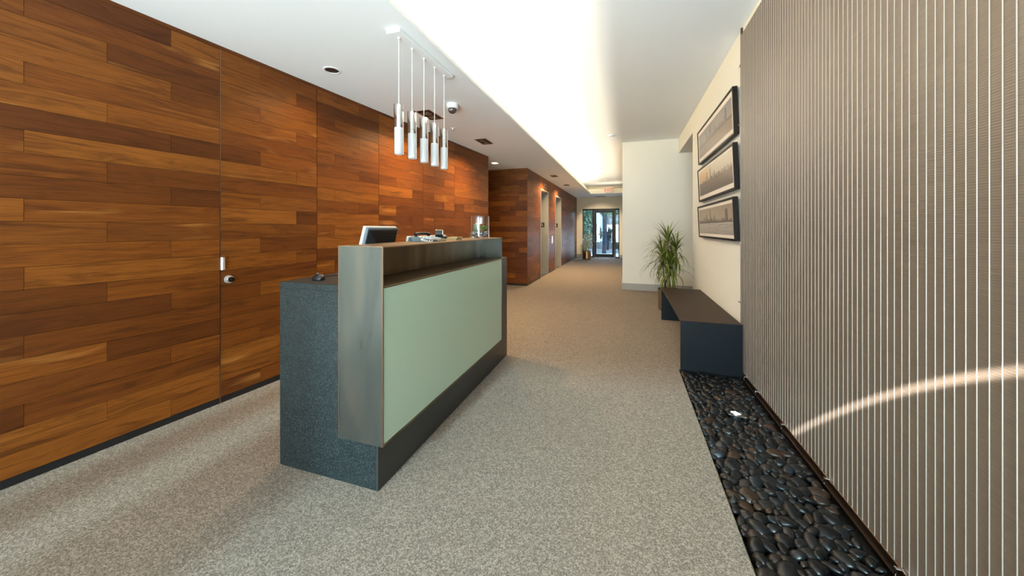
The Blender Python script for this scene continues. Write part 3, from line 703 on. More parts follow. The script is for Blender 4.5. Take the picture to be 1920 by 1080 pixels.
# desk phone on the counter
CZ = SZ1
ph = thing('desk_phone', (-1.17, 1.86, CZ), 'grey and black desk phone with handset lying on the steel counter', 'phone')
bm = BM(); prism(bm, [(-1.245, 1.838, CZ + 0.001), (-1.105, 1.838, CZ + 0.001), (-1.105, 1.838, CZ + 0.014), (-1.245, 1.838, CZ + 0.034)], (0, 0.18, 0)); obj('body', bm, PLASTICG, ph)
bm = BM(); box(bm, -1.105, -1.100, 1.905, 2.016, CZ + 0.003, CZ + 0.0135); obj('front_trim', bm, PAPER, ph)
bm = BM()
for i in range(4):
    for j in range(5): 
        x = -1.195 + i * 0.022; z = CZ + 0.014 + 0.020 * ((-1.105 - x) / 0.14)
        box(bm, x - 0.008, x + 0.008, 1.86 + j * 0.026, 1.876 + j * 0.026, z - 0.004, z + 0.006)
obj('keypad', bm, PLASTICL, ph, kind='stuff')
bm = BM(); tube(bm, [(-1.222, 1.850, CZ + 0.042), (-1.222, 1.870, CZ + 0.050), (-1.222, 1.965, CZ + 0.050), (-1.222, 2.000, CZ + 0.042)], [0.013, 0.008, 0.008, 0.013], 12); obj('handset', bm, PLASTICB, ph, smooth=True)
pts = []
for i in range(60):
    f = i / 59; pts.append((-1.10 + 0.012 * math.sin(f * 60) * 0.4 - 0.05 * f, 1.840 - 0.07 * math.sin(f * PI), CZ + 0.006 + 0.020 * math.sin(f * PI) * f + 0.004 * math.cos(f * 60)))
bm = BM(); tube(bm, pts, 0.0022, 5); obj('cord', bm, CORD, ph, smooth=True, label='pale coiled cord')
wc = thing('scanner', (-1.17, 2.06, CZ), 'small round-headed desktop scanner on a stalk beside the phone', 'scanner')
bm = BM(); lathe(bm, [(0, 0.001), (0.038, 0.001), (0.038, 0.008), (0.012, 0.016), (0, 0.016)], (-1.17, 2.045, CZ), 24); obj('foot', bm, PLASTICB, wc, smooth=True)
bm = BM(); tube(bm, [(-1.17, 2.045, CZ + 0.012), (-1.168, 2.043, CZ + 0.030), (-1.16, 2.030, CZ + 0.045)], 0.008, 10); obj('stalk', bm, PLASTICG, wc, smooth=True)
bm = BM(); cyl(bm, (-1.180, 2.013, CZ + 0.047), (-1.140, 2.033, CZ + 0.047), 0.026, n=28); hd = obj('head', bm, PLASTICB, wc, smooth=True)
bm = BM(); lathe(bm, [(0.017, -0.002), (0.023, -0.002), (0.023, 0.002), (0.017, 0.002)], (0, 0, 0), 28, True)
bmesh.ops.transform(bm, matrix=Matrix.Translation((-1.139, 2.0335, CZ + 0.047)) @ Vector((0.04, 0.02, 0)).to_track_quat('Z', 'Y').to_matrix().to_4x4(), verts=bm.verts); obj('ring', bm, CHROME, hd, smooth=True, label='bright ring')
np_ = thing('notepad', (-1.17, 2.24, CZ), 'short stack of tan paper slips on the counter past the phone', 'notepad')
for i in range(3):
    o = obj('sheet', box(BM(), -1.21 + 0.004 * i, -1.13 + 0.003 * i, 2.20 + 0.006 * i, 2.30 - 0.004 * i, CZ + 0.0005 + 0.007 * i, CZ + 0.0065 + 0.007 * i), PAPER, np_)
# glass cylinder with stones and succulents
VX, VY, VR, VH = -1.19, 2.755, 0.083, 0.185
va = thing('glass_vase', (VX, VY, CZ), 'clear glass cylinder vase at the far end of the steel counter', 'vase')
VG = NT('vase_glass'); VG.set(Base_Color=(0.97, 0.99, 0.98, 1), Roughness=0.02, Transmission_Weight=1.0, IOR=1.42); VG = VG.m
bm = BM(); lathe(bm, [(0, 0.0005), (VR, 0.0005), (VR, VH), (VR - 0.004, VH), (VR - 0.004, 0.010), (0, 0.010)], (VX, VY, CZ), 48); obj('wall', bm, VG, va, smooth=True)
rv = random.Random(5); bm = BM()
for i in range(150):
    a = rv.uniform(0, 2 * PI); r = (VR - 0.014) * math.sqrt(rv.random()); s = rv.uniform(0.006, 0.010)
    bmesh.ops.create_icosphere(bm, subdivisions=1, radius=1, matrix=Matrix.Translation((VX + r * math.cos(a), VY + r * math.sin(a), CZ + 0.018 + rv.uniform(0, 0.036))) @ Matrix.Rotation(rv.uniform(0, 3), 4, 'Z') @ Matrix.Diagonal((s, s * 1.3, s * 0.8, 1)))
VST = M_pebble('vase_stones', [(0, lin(70, 76, 80)), (0.4, lin(170, 176, 180)), (0.7, lin(224, 228, 230)), (1, lin(110, 112, 110))], True)
o = obj('vase_stones', bm, VST, base=(VX, VY, CZ + 0.010)); tag(o, 'grey and white stone chips filling the bottom of the glass vase', 'stones', kind='stuff')
GREEN1 = flat('succulent_grey_green', lin(112, 140, 112), 0.6); GREEN2 = flat('succulent_green', lin(96, 140, 46), 0.6)
cz = CZ + 0.058
ct = thing('cactus', (VX - 0.022, VY - 0.01, cz - 0.004), 'round ribbed grey-green cactus inside the glass vase', 'cactus')
bm = BM(); n_ = 48; prof = [(0.012, 0), (0.026, 0.012), (0.030, 0.032), (0.027, 0.055), (0.016, 0.068), (0.001, 0.072)]
lathe(bm, prof, (VX - 0.022, VY - 0.01, cz - 0.006), n_)
for v in bm.verts:
    dx, dy = v.co.x - VX + 0.022, v.co.y - VY + 0.01; a = math.atan2(dy, dx); s = 1 + 0.09 * math.cos(a * 12); v.co.x = VX - 0.022 + dx * s; v.co.y = VY - 0.01 + dy * s
obj('stem', bm, GREEN1, ct, smooth='all')
bm = BM()
for k in range(12):
    a = 2 * PI * k / 12
    for (r_, z_) in ((0.0285, 0.014), (0.0325, 0.032), (0.029, 0.052)):
        q = Vector((VX - 0.022 + r_ * math.cos(a), VY - 0.01 + r_ * math.sin(a), cz - 0.006 + z_)); cyl(bm, q, q + Vector((math.cos(a), math.sin(a), 0.3)) * 0.006, 0.0006, 0.0001, 4)
obj('spines', bm, PAPER, ct, kind='stuff')
su = thing('succulent', (VX + 0.036, VY + 0.01, cz - 0.004), 'small green leafy succulent beside the cactus in the vase', 'succulent')
for ring, (cnt, tilt, ln) in enumerate(((8, 0.35, 0.034), (7, 0.8, 0.034), (5, 1.2, 0.030))):
    for k in range(cnt):
        a = 2 * PI * k / cnt + ring * 0.4; d = Vector((math.cos(a) * math.cos(tilt), math.sin(a) * math.cos(tilt), math.sin(tilt)))
        c0 = Vector((VX + 0.036, VY + 0.01, cz + 0.012))
        bm = BM(); tube(bm, [c0, c0 + d * ln * 0.5, c0 + d * ln * 0.85 + Vector((0, 0, 0.003)), c0 + d * ln + Vector((0, 0, 0.006))], [0.003, 0.006, 0.004, 0.0006], 6); obj('leaf', bm, GREEN2, su, smooth='all')
bm = BM(); cyl(bm, (VX + 0.036, VY + 0.01, cz - 0.005), (VX + 0.036, VY + 0.01, cz + 0.014), 0.005, n=8); obj('stem', bm, GREEN2, su, smooth=True)

# ------------------------------------------------------------------ pendant lamps over the desk
PXX, PR, PB, PTOP = -1.388, 0.0305, 1.671, 1.992
names = ('nearest the viewer', 'second from the near end', 'in the middle', 'fourth from the near end', 'farthest along the desk')
pend_parts = []
def pendant(y):
    t = thing('pendant_lamp', (PXX, y, PB), cat='lamp', group='row of pendant lamps over the desk')
    c = (PXX, y, 0)
    tb = obj('glass_tube', lathe(BM(), [(PR, PB), (PR, PTOP), (PR - 0.0028, PTOP), (PR - 0.0028, PB)], c, 40, True), CLEAR, t, smooth=True, label='clear glass tube')
    obj('shade', lathe(BM(), [(0, PB + 0.002), (PR - 0.005, PB + 0.002), (PR - 0.003, PB + 0.006), (PR - 0.003, PB + 0.168), (PR - 0.006, PB + 0.172), (0, PB + 0.172)], c, 32), FROST, t, smooth=True, label='frosted white lower shade')
    obj('socket', lathe(BM(), [(0, PB + 0.172), (0.0125, PB + 0.172), (0.0125, PTOP - 0.006), (0.009, PTOP + 0.002), (0.004, PTOP + 0.006), (0, PTOP + 0.006)], c, 20), WHITE, t, smooth=True, label='white socket tube')
    bm = BM(); cyl(bm, (PXX, y, PTOP + 0.004), (PXX, y, HC - 0.026), 0.0024, n=8); obj('cord', bm, CORD, t, smooth=True)
    return t
py = [1.912 + 0.1468 * i for i in range(5)]
first = pendant(py[0])
lamps = [first]
for i in range(1, 5):
    r = first.copy(); COL.objects.link(r); r.location.y = py[i]; lamps.append(r)
    for ch in first.children:
        c = ch.copy(); COL.objects.link(c); c.parent = r
for n_, l_ in zip(names, lamps): l_['label'] = 'white glass cylinder pendant over the desk, ' + n_
cn = thing('pendant_canopy', (PXX, 2.205, HC - 0.026), 'slim white ceiling canopy carrying the five pendant cords', 'canopy')
obj('cover', box(BM(), PXX - 0.05, PXX + 0.05, 1.85, 2.56, HC - 0.026, HC - 0.0005, 0.003), WHITE, cn)
for y in py:
    bm = BM(); cyl(bm, (PXX, y, HC - 0.034), (PXX, y, HC - 0.026), 0.008, n=12); obj('grommet', bm, WHITE, cn, smooth=True)

# ------------------------------------------------------------------ ceiling fittings
def twin(x0, x1, y0, y1, label, power):
    """recessed twin-lamp fitting, flush in the dropped ceiling"""
    t = thing('twin_downlight', ((x0 + x1) / 2, (y0 + y1) / 2, HC), label, 'downlight', 'twin downlights in the dropped ceiling')
    z = HC; m = 0.016; bm = BM()
    for q in ((x0, x1, y0, y0 + m), (x0, x1, y1 - m, y1), (x0, x0 + m, y0, y1), (x1 - m, x1, y0, y1)): box(bm, *q, z - 0.0035, z - 0.0003)
    obj('trim_frame', bm, COPPER, t, label='thin light trim frame')
    obj('plate', box(BM(), x0 + m, x1 - m, y0 + m, y1 - m, z - 0.0016, z - 0.0004), DARKSLOT, t)
    xm = (x0 + x1) / 2; L_ = (y1 - y0)
    for yy in (y0 + L_ * 0.29, y0 + L_ * 0.71):
        bm = BM(); lathe(bm, [(0.050, -0.0018), (0.056, -0.007), (0.046, -0.005), (0.030, -0.003), (0.0, -0.0025)], (xm, yy, z), 28); lp = obj('lamp', bm, LENS, t, smooth=True)
        bm = BM(); lathe(bm, [(0.0, -0.009), (0.014, -0.0075), (0.018, -0.0035)], (xm, yy, z), 16); obj('bulb', bm, LENS, lp, smooth=True)
        spot('twin_light', (xm, yy, z - 0.02), (xm + 0.02, yy, 0), power, WARM, math.radians(150), 1.0, 0.05)
twin(-2.145, -1.975, 3.235, 3.555, 'square twin downlight behind the pendant lamps', 80)
twin(-2.035, -1.865, 4.52, 4.84, 'twin downlight in the dropped ceiling between pendants and corridor', 80)
twin(-1.735, -1.565, 8.14, 8.49, 'twin downlight before the nearer lift', 105)
twin(-1.735, -1.565, 10.01, 10.31, 'twin downlight before the farther lift', 115)
t = thing('round_downlight', (-2.21, 2.19, HC), 'round dark downlight with pale rim in the ceiling near the wall', 'downlight')
bm = BM(); lathe(bm, [(0.052, -0.0004), (0.066, -0.0004), (0.066, -0.003), (0.052, -0.005)], (-2.21, 2.19, HC), 32, True); obj('rim', bm, WHITE, t, smooth=True)
bm = BM(); lathe(bm, [(0.052, -0.001), (0.0, -0.0005)], (-2.21, 2.19, HC), 32); obj('baffle', bm, DARKSLOT, t)
spot('round_light', (-2.21, 2.19, HC - 0.02), (-2.18, 2.19, 0), 24, WARM, math.radians(150), 1.0, 0.05)
t = thing('square_downlight', (-2.395, 6.28, HC), 'lit square downlight over the side corridor', 'downlight')
obj('frame', (lambda b: [box(b, -2.46, -2.33, 6.21, 6.222, HC - 0.005, HC - 0.0004), box(b, -2.46, -2.33, 6.338, 6.35, HC - 0.005, HC - 0.0004), box(b, -2.46, -2.448, 6.21, 6.35, HC - 0.005, HC - 0.0004), box(b, -2.342, -2.33, 6.21, 6.35, HC - 0.005, HC - 0.0004)] and b)(BM()), WHITE, t)
obj('lens', box(BM(), -2.448, -2.342, 6.222, 6.338, HC - 0.003, HC - 0.0006), LIT, t, label='glowing lens')
spot('corridor_light', (-2.395, 6.28, HC - 0.02), (-2.395, 6.28, 0), 30, WARM, math.radians(130), 0.8, 0.05)
t = thing('dome_camera', (-1.663, 3.164, HC), 'white dome security camera on the ceiling beside the pendants', 'camera')
bm = BM(); lathe(bm, [(0, -0.0005), (0.056, -0.0005), (0.058, -0.01), (0.056, -0.042), (0.046, -0.050), (0.042, -0.050), (0, -0.046)], (-1.663, 3.164, HC), 36); obj('housing', bm, WHITE, t, smooth=True)
bm = BM(); lathe(bm, [(0.042, -0.048), (0.042, -0.062), (0.036, -0.080), (0.022, -0.093), (0, -0.098)], (-1.663, 3.164, HC), 32)
DOME = flat('smoked_dome', lin(70, 60, 54), 0.08, coat=0.5); dm = obj('dome', bm, DOME, t, smooth='all', label='smoked clear dome')
bm = BM(); cyl(bm, (-1.663, 3.125, HC - 0.07), (-1.663, 3.118, HC - 0.073), 0.010, n=14); obj('lens_ring', bm, CHROME, dm, smooth=True)
def sprinkler(x, y, z, label):
    t = thing('sprinkler', (x, y, z), label, 'sprinkler')
    bm = BM(); lathe(bm, [(0, -0.0004), (0.030, -0.0004), (0.028, -0.004), (0.010, -0.010), (0.008, -0.024), (0, -0.024)], (x, y, z), 20); obj('escutcheon', bm, WHITE, t, smooth=True)
    bm = BM(); lathe(bm, [(0, -0.024), (0.016, -0.026), (0.016, -0.028), (0, -0.030)], (x, y, z), 16); obj('deflector', bm, CHROME, t, smooth=True)
sprinkler(-2.06, 3.93, HC, 'small ceiling sprinkler by the last pendant')
sprinkler(-1.683, 14.1, HC, 'small ceiling sprinkler in the corner by the exit door')
def disc(x, y, r, label):
    t = thing('ceiling_disc', (x, y, HU), label, 'ceiling disc')
    bm = BM(); lathe(bm, [(0, -0.012), (r * 0.75, -0.012), (r, -0.004), (r, -0.0004)], (x, y, HU), 24); obj('cover', bm, WHITE, t, smooth=True)
    bm = BM(); lathe(bm, [(r * 0.35, -0.0128), (r * 0.6, -0.0128), (r * 0.6, -0.0118), (r * 0.35, -0.0118)], (x, y, HU), 20, True); obj('slot', bm, LENS, t)
disc(-0.241, 6.58, 0.075, 'flat round disc on the raised ceiling before the white wall')
disc(-0.688, 10.14, 0.075, 'flat round disc midway along the raised hall ceiling')
spot('added_end_wall_spot', (-0.688, 10.14, HU - 0.03), (-1.0, 14.61, 1.0), 560, (1, 0.84, 0.64), math.radians(30), 0.45, 0.03)  # added spot that brightens the end wall, set at the disc
disc(-0.70, 12.6, 0.06, 'flat round disc on the hall ceiling above the exit sign')
t = thing('ceiling_vent', (-0.97, 14.24, HC), 'dark slot diffuser in the low ceiling before the exit door', 'vent')
obj('frame', box(BM(), -1.16, -0.78, 14.17, 14.31, HC - 0.006, HC - 0.0004), DARKSLOT, t)
for i in range(3): obj('slat', box(BM(), -1.14, -0.80, 14.19 + i * 0.04, 14.205 + i * 0.04, HC - 0.010, HC - 0.006), FRAMEB, t)
# exit sign on the end lip
t = thing('exit_sign', (-0.605, CYF - 0.06, 2.46), 'white exit sign with red letters on the lip above the hall end', 'sign')
obj('housing', box(BM(), -0.75, -0.46, CYF - 0.065, CYF - 0.012, 2.462, 2.672, 0.004), SIGNW, t)
ca = obj('mount', box(BM(), -0.66, -0.55, CYF - 0.012, CYF + 0.055, 2.50, 2.55), WHITE, t)
lt = text('EXIT', 0.165, REDL, t, (-0.605, CYF - 0.0655, 2.567), (PI / 2, 0, 0), 0.001); lt.scale = (0.86, 1.12, 1)

# ------------------------------------------------------------------ framed pictures
P1 = M_print('print_1', lin(166, 150, 136), lin(142, 136, 138), (0.7, 0.8, lin(182, 162, 142), 0.4), lin(84, 70, 62), lin(150, 124, 94), lin(118, 94, 74), 0.40, 0.52, 1.3, (0.86, 0.02, 0.48))
P2 = M_print('print_2', lin(200, 176, 144), lin(214, 198, 172), (0.18, 0.72, lin(226, 168, 92), 0.95), lin(98, 76, 58), lin(116, 90, 68), lin(78, 64, 55), 0.42, 0.50, 2.1)
P3 = M_print('print_3', lin(190, 174, 154), lin(176, 154, 130), (0.5, 0.5, lin(196, 178, 158), 0.5), lin(104, 86, 72), lin(200, 190, 178), lin(190, 178, 166), 0.42, 0.46, 3.7, (0.86, 0.03, 0.44))
def picture(y0, y1, z0, z1, tilt, pmat, label, mat=0.045, top_mat=0.045):
    """hangs on the right wall, leaning out a little at the top; frame, mat, print"""
    t = thing('picture_frame', (RX - 0.0015, (y0 + y1) / 2, z0), label, 'picture', 'framed skyline pictures on the cream wall')
    W = y1 - y0; Hh = z1 - z0; F = 0.020; dp = 0.040
    R_ = Matrix.Translation((RX - 0.0035, (y0 + y1) / 2, z0)) @ Matrix.Rotation(-tilt, 4, 'Y')
    def L(bm): bmesh.ops.transform(bm, matrix=R_, verts=bm.verts); return bm
    h = W / 2
    obj('frame_rail', L(box(BM(), -dp, 0, -h, h, 0, F, 0.0015)), FRAMEB, t); obj('frame_rail', L(box(BM(), -dp, 0, -h, h, Hh - F, Hh, 0.0015)), FRAMEB, t)
    obj('frame_stile', L(box(BM(), -dp, 0, -h, -h + F, F, Hh - F, 0.0015)), FRAMEB, t); obj('frame_stile', L(box(BM(), -dp, 0, h - F, h, F, Hh - F, 0.0015)), FRAMEB, t)
    obj('mat_board', L(box(BM(), -dp + 0.008, -dp + 0.011, -h + F, h - F, F, Hh - F)), MAT_B, t, label='pale mat board')
    a0, a1, b0, b1 = -h + F + mat, h - F - mat, F + mat, Hh - F - top_mat
    bm = BM(); x_ = -dp + 0.0072
    f = bm.faces.new([bm.verts.new(q) for q in ((x_, a1, b0), (x_, a0, b0), (x_, a0, b1), (x_, a1, b1))])
    uv = bm.loops.layers.uv.new('UVMap')
    for lp, c in zip(f.loops, ((0, 0), (1, 0), (1, 1), (0, 1))): lp[uv].uv = c
    L(bm)
    me = D.meshes.new('print'); bmesh.ops.translate(bm, verts=bm.verts, vec=-BASE[t]); bm.to_mesh(me); bm.free(); me.materials.append(pmat)
    o = D.objects.new('print', me); COL.objects.link(o); o.parent = t; BASE[o] = BASE[t]
    o['label'] = 'flat sepia skyline print'
    bm = BM(); box(bm, -0.012, 0, -0.03, 0.03, Hh - F - 0.06, Hh - F - 0.02); obj('hanger', L(bm), NICKEL, t)
    return t
picture(3.463, 5.045, 2.010, 2.425, 0.035, P1, 'topmost of three dark framed skyline pictures, greyish sky')
picture(3.440, 5.010, 1.534, 1.938, 0.045, P2, 'middle dark framed skyline picture with glowing orange sky', 0.045, 0.02)
picture(3.440, 5.010, 1.088, 1.473, 0.045, P3, 'lowest dark framed skyline picture with pale snowy ground', 0.03, 0.03)

# ------------------------------------------------------------------ in-ground uplight
t = thing('uplight', (0.665, 2.576, -0.05), 'square stainless in-ground uplight with glowing lens among the pebbles', 'uplight')
UL = Matrix.Translation((0.665, 2.576, 0.014)) @ Matrix.Rotation(0.10, 4, 'Y') @ Matrix.Rotation(-0.12, 4, 'X')
def LU(bm): bmesh.ops.transform(bm, matrix=UL, verts=bm.verts); return bm
obj('plate', LU(box(BM(), -0.052, 0.052, -0.045, 0.045, -0.004, 0.0, 0.001)), STEEL, t)
ln = obj('lens', LU(lathe(BM(), [(0, 0.003), (0.022, 0.0028), (0.027, 0.0016), (0.029, -0.001)], (0, 0, 0), 32)), UPLENS, t, smooth=True, label='white glowing lens')
obj('lens_ring', LU(lathe(BM(), [(0.027, 0.0), (0.033, 0.0), (0.033, 0.003), (0.028, 0.0035)], (0, 0, 0), 32, True)), CHROME, t, smooth=True)
obj('can', LU(lathe(BM(), [(0.030, -0.003), (0.030, -0.052), (0, -0.052)], (0, 0, 0), 24)), BLACKM, t, smooth=True)
for sx, sy in ((-1, -1), (1, 1), (-1, 1), (1, -1)):
    obj('screw', LU(lathe(BM(), [(0, 0.0018), (0.004, 0.0012), (0.0045, 0)], (sx * 0.043, sy * 0.036, 0), 10)), CHROME, t, smooth=True)

# ------------------------------------------------------------------ pebbles
rp = random.Random(11)
def pebble_mesh(name, seed, sub):
    bm = BM(); bmesh.ops.create_icosphere(bm, subdivisions=sub, radius=1)
    for v in bm.verts:
        n = noise.noise(v.co * 0.9 + Vector((seed * 7.3, seed * 3.1, 0))); n2 = noise.noise(v.co * 1.9 + Vector((0, seed * 5.7, seed)))
        v.co *= 1 + 0.22 * n + 0.08 * n2
    me = D.meshes.new(name); bm.to_mesh(me); bm.free()
    for p in me.polygons: p.use_smooth = True
    return me
PK = ((PEB_K, 'smooth polished black river pebble in the bed below the mesh screen', 'black pebbles in the bed'),
      (PEB_B, 'rust-brown river pebble lying among the black pebbles below the mesh screen', 'brown pebbles in the bed'),
      (PEB_G, 'blue-grey river pebble lying among the black pebbles below the mesh screen', 'blue-grey pebbles in the bed'))
shapes = {}
for c in range(3):
    for s in range(6):
        me = pebble_mesh('river_pebble', s + 1, 3); me.materials.append(PK[c][0]); shapes[c, s] = me
low = [pebble_mesh('pebble_low', s + 1, 2) for s in range(6)]
spots_ = []
cell = {}
def fits(x, y, r, k):
    gx, gy = int(x / 0.08), int(y / 0.08)
    for i in range(gx - 1, gx + 2):
        for j in range(gy - 1, gy + 2):
            for (a, b, q) in cell.get((i, j), ()):
                if (a - x) ** 2 + (b - y) ** 2 < (k * (r + q)) ** 2: return False
    return True
BY_LO, BY_HI = 1.15, 3.258
for r, tries in ((0.034, 120), (0.029, 500), (0.025, 1500), (0.021, 3500), (0.017, 7000), (0.0135, 9000)):
    for _ in range(tries):
        rr = r * rp.uniform(0.88, 1.12)
        x = rp.uniform(0.430 + rr * 0.9, 0.870 - rr); y = rp.uniform(BY_LO, BY_HI - rr * 0.9)
        if abs(x - 0.665) < 0.052 + rr * 1.0 and abs(y - 2.576) < 0.046 + rr * 1.15: continue
        if fits(x, y, rr, 0.80):
            cell.setdefault((int(x / 0.08), int(y / 0.08)), []).append((x, y, rr)); spots_.append((x, y, rr))
# larger in the picture first
spots_.sort(key=lambda q: -(q[2] / max(0.5, math.hypot(q[0], q[1]))) if q[1] > 1.72 else 9)
mass = BM()
for i, (x, y, r) in enumerate(spots_):
    el = rp.uniform(1.0, 1.38); s = (r * 1.12 * el, r * 1.12 / el ** 0.5, r * rp.uniform(0.55, 0.8))
    z = -s[2] * 0.75 + rp.uniform(-0.008, 0.006) - 0.002
    rot = (rp.uniform(-0.45, 0.45), rp.uniform(-0.45, 0.45), rp.uniform(0, PI)); sh_ = rp.randrange(6)
    if i < 300:
        u = rp.random(); c = 1 if u < 0.19 else 2 if u < 0.30 else 0
        o = D.objects.new('river_pebble', shapes[c, sh_]); COL.objects.link(o)
        o.location = (x, y, z); o.rotation_euler = rot; o.scale = s
        tag(o, PK[c][1], 'pebble', PK[c][2])
    else:
        me = low[sh_]; n0 = len(mass.verts); mass.from_mesh(me); mass.verts.ensure_lookup_table()
        from mathutils import Euler
        M_ = Matrix.Translation((x, y, z)) @ Euler(rot).to_matrix().to_4x4() @ Matrix.Diagonal((*s, 1))
        for v in mass.verts[n0:]: v.co = M_ @ v.co
# the layer beneath, seen in the gaps
for _ in range(520):
    x = rp.uniform(0.45, 0.848); y = rp.uniform(BY_LO, BY_HI - 0.02); r = rp.uniform(0.016, 0.026)
    if abs(x - 0.665) < 0.055 and abs(y - 2.576) < 0.05: continue
    me = low[rp.randrange(6)]; n0 = len(mass.verts); mass.from_mesh(me); mass.verts.ensure_lookup_table()
    M_ = Matrix.Translation((x, y, -0.036)) @ Euler((rp.uniform(-.5, .5), rp.uniform(-.5, .5), rp.uniform(0, PI))).to_matrix().to_4x4() @ Matrix.Diagonal((r * 1.2, r, r * 0.6, 1))
    for v in mass.verts[n0:]: v.co = M_ @ v.co
me = D.meshes.new('pebble_fill'); mass.to_mesh(me); mass.free(); me.materials.append(PEB_S)
for p in me.polygons: p.use_smooth = True
o = D.objects.new('pebble_fill', me); COL.objects.link(o)
tag(o, 'remaining small dark pebbles filling the bed beneath and between the larger ones', 'pebbles', kind='stuff')

# ------------------------------------------------------------------ plants
def strap(me_name, L_, droop, wid, mat, seg=7):
    """strap leaf along +x, rising then falling with its own weight, folded along the midrib"""
    bm = BM(); prev = None; p = Vector((0, 0, 0)); ang = 0.0
    for i in range(seg + 1):
        f = i / seg; w_ = wid * (0.55 + 0.45 * math.sin(min(1, f * 3) * PI / 2)) * (1 - max(0, (f - 0.45) / 0.55) ** 1.5) + 0.0006
        d = Vector((math.cos(ang), 0, math.sin(ang))); n = Vector((-d.z, 0, d.x))
        row = [bm.verts.new(p + Vector((0, -w_, 0)) + n * w_ * 0.35), bm.verts.new(p), bm.verts.new(p + Vector((0, w_, 0)) + n * w_ * 0.35)]
        if prev:
            for a in (0, 1): bm.faces.new((prev[a], row[a], row[a + 1], prev[a + 1]))
        prev = row; p = p + d * (L_ / seg); ang -= droop / seg * (0.4 + 1.3 * f)
    me = D.meshes.new(me_name); bm.to_mesh(me); bm.free(); me.materials.append(mat)
    for q in me.polygons: q.use_smooth = True
    return me
def pot(t, x, y, r, h, mat, feet=True):
    obj('pot', lathe(BM(), [(0, 0.012), (r - 0.004, 0.012), (r, 0.016), (r, h), (r - 0.006, h + 0.002), (r - 0.008, h - 0.03), (0, h - 0.03)], (x, y, 0), 40), mat, t, smooth=True)
    obj('pot_rim', lathe(BM(), [(r + 0.0005, h - 0.014), (r + 0.002, h - 0.012), (r + 0.002, h + 0.001), (r - 0.006, h + 0.003)], (x, y, 0), 40), BLACKM, t, smooth=True)
    obj('soil', lathe(BM(), [(0, h - 0.014), (r * 0.6, h - 0.018), (r - 0.009, h - 0.022), (0, h - 0.05)], (x, y, 0), 24), SOIL, t, smooth=True)
    obj('pot_foot', lathe(BM(), [(0, 0.0008), (r - 0.012, 0.0008), (r - 0.012, 0.013), (0, 0.013)], (x, y, 0), 32), BLACKM, t, smooth=True)
def dracaena(name, x, y, r, h, canes, potmat, label, leaves_each, single, rng, lmin, lmax, wid, leafmat):
    t = thing(name, (x, y, 0), label, 'plant')
    pot(t, x, y, r, h, potmat)
    var = [strap('leaf', 1.0, d, wid, leafmat) for d in (0.5, 0.9, 1.3, 1.8, 2.3, 2.8)]
    mass_ = BM() if not single else None
    for (cx_, cy_, top, lean) in canes:
        b = Vector((x + cx_, y + cy_, h - 0.03)); e = Vector((x + cx_ + lean[0], y + cy_ + lean[1], top))
        mid = (b + e) / 2 + Vector((rng.uniform(-.015, .015), rng.uniform(-.015, .015), 0))
        bm = BM(); tube(bm, [b, mid, e], [0.013, 0.011, 0.010], 8); obj('cane', bm, CANE, t, smooth=True)
        for i in range(leaves_each):
            f = i / leaves_each; up = 1.25 - 2.0 * f + rng.uniform(-0.12, 0.12)          # upper leaves stand, lower ones hang
            az = i * 2.39996 + rng.uniform(-0.2, 0.2); L_ = rng.uniform(lmin, lmax) * (0.8 + 0.35 * math.sin(f * PI))
            me = var[min(5, max(0, int(f * 6 + rng.uniform(-0.8, 0.8))))]
            if e.x + L_ * math.cos(az) * 0.95 > 0.895 and e.x > 0: az = PI - az
            M_ = Matrix.Translation(e + Vector((0, 0, 0.03 - 0.20 * f))) @ Matrix.Rotation(az, 4, 'Z') @ Matrix.Rotation(-up, 4, 'Y') @ Matrix.Diagonal((L_, 1, L_, 1))
            if single:
                o = D.objects.new('leaf', me); COL.objects.link(o); o.parent = t; o.matrix_local = Matrix.Translation(-BASE[t]) @ M_
            else:
                n0 = len(mass_.verts); mass_.from_mesh(me); mass_.verts.ensure_lookup_table()
                for v in mass_.verts[n0:]: v.co = M_ @ v.co
    if not single:
        o = obj('foliage', mass_, leafmat, t, smooth='all', kind='stuff')
    return t
dracaena('potted_dracaena', 0.60, 5.62, 0.155, 0.305, [(0.0, 0.0, 1.02, (-0.02, 0.0)), (0.05, 0.03, 0.90, (0.05, 0.02)), (-0.05, 0.02, 0.82, (-0.04, -0.03)), (0.01, -0.04, 0.68, (0.0, -0.06))],
         POTS, 'bushy green dracaena in a round steel pot behind the bench', 70, True, random.Random(4), 0.26, 0.42, 0.0085, LEAF)
dracaena('lobby_palm', -1.455, 13.78, 0.16, 0.32, [(-0.05, 0, 0.70, (-0.03, 0)), (0.05, 0.02, 0.82, (0.05, 0)), (0.0, -0.04, 0.62, (0, -0.04))],
         POTC, 'pale spiky plant in a copper-coloured pot beside the exit door', 46, False, random.Random(9), 0.24, 0.36, 0.008, LEAFD)

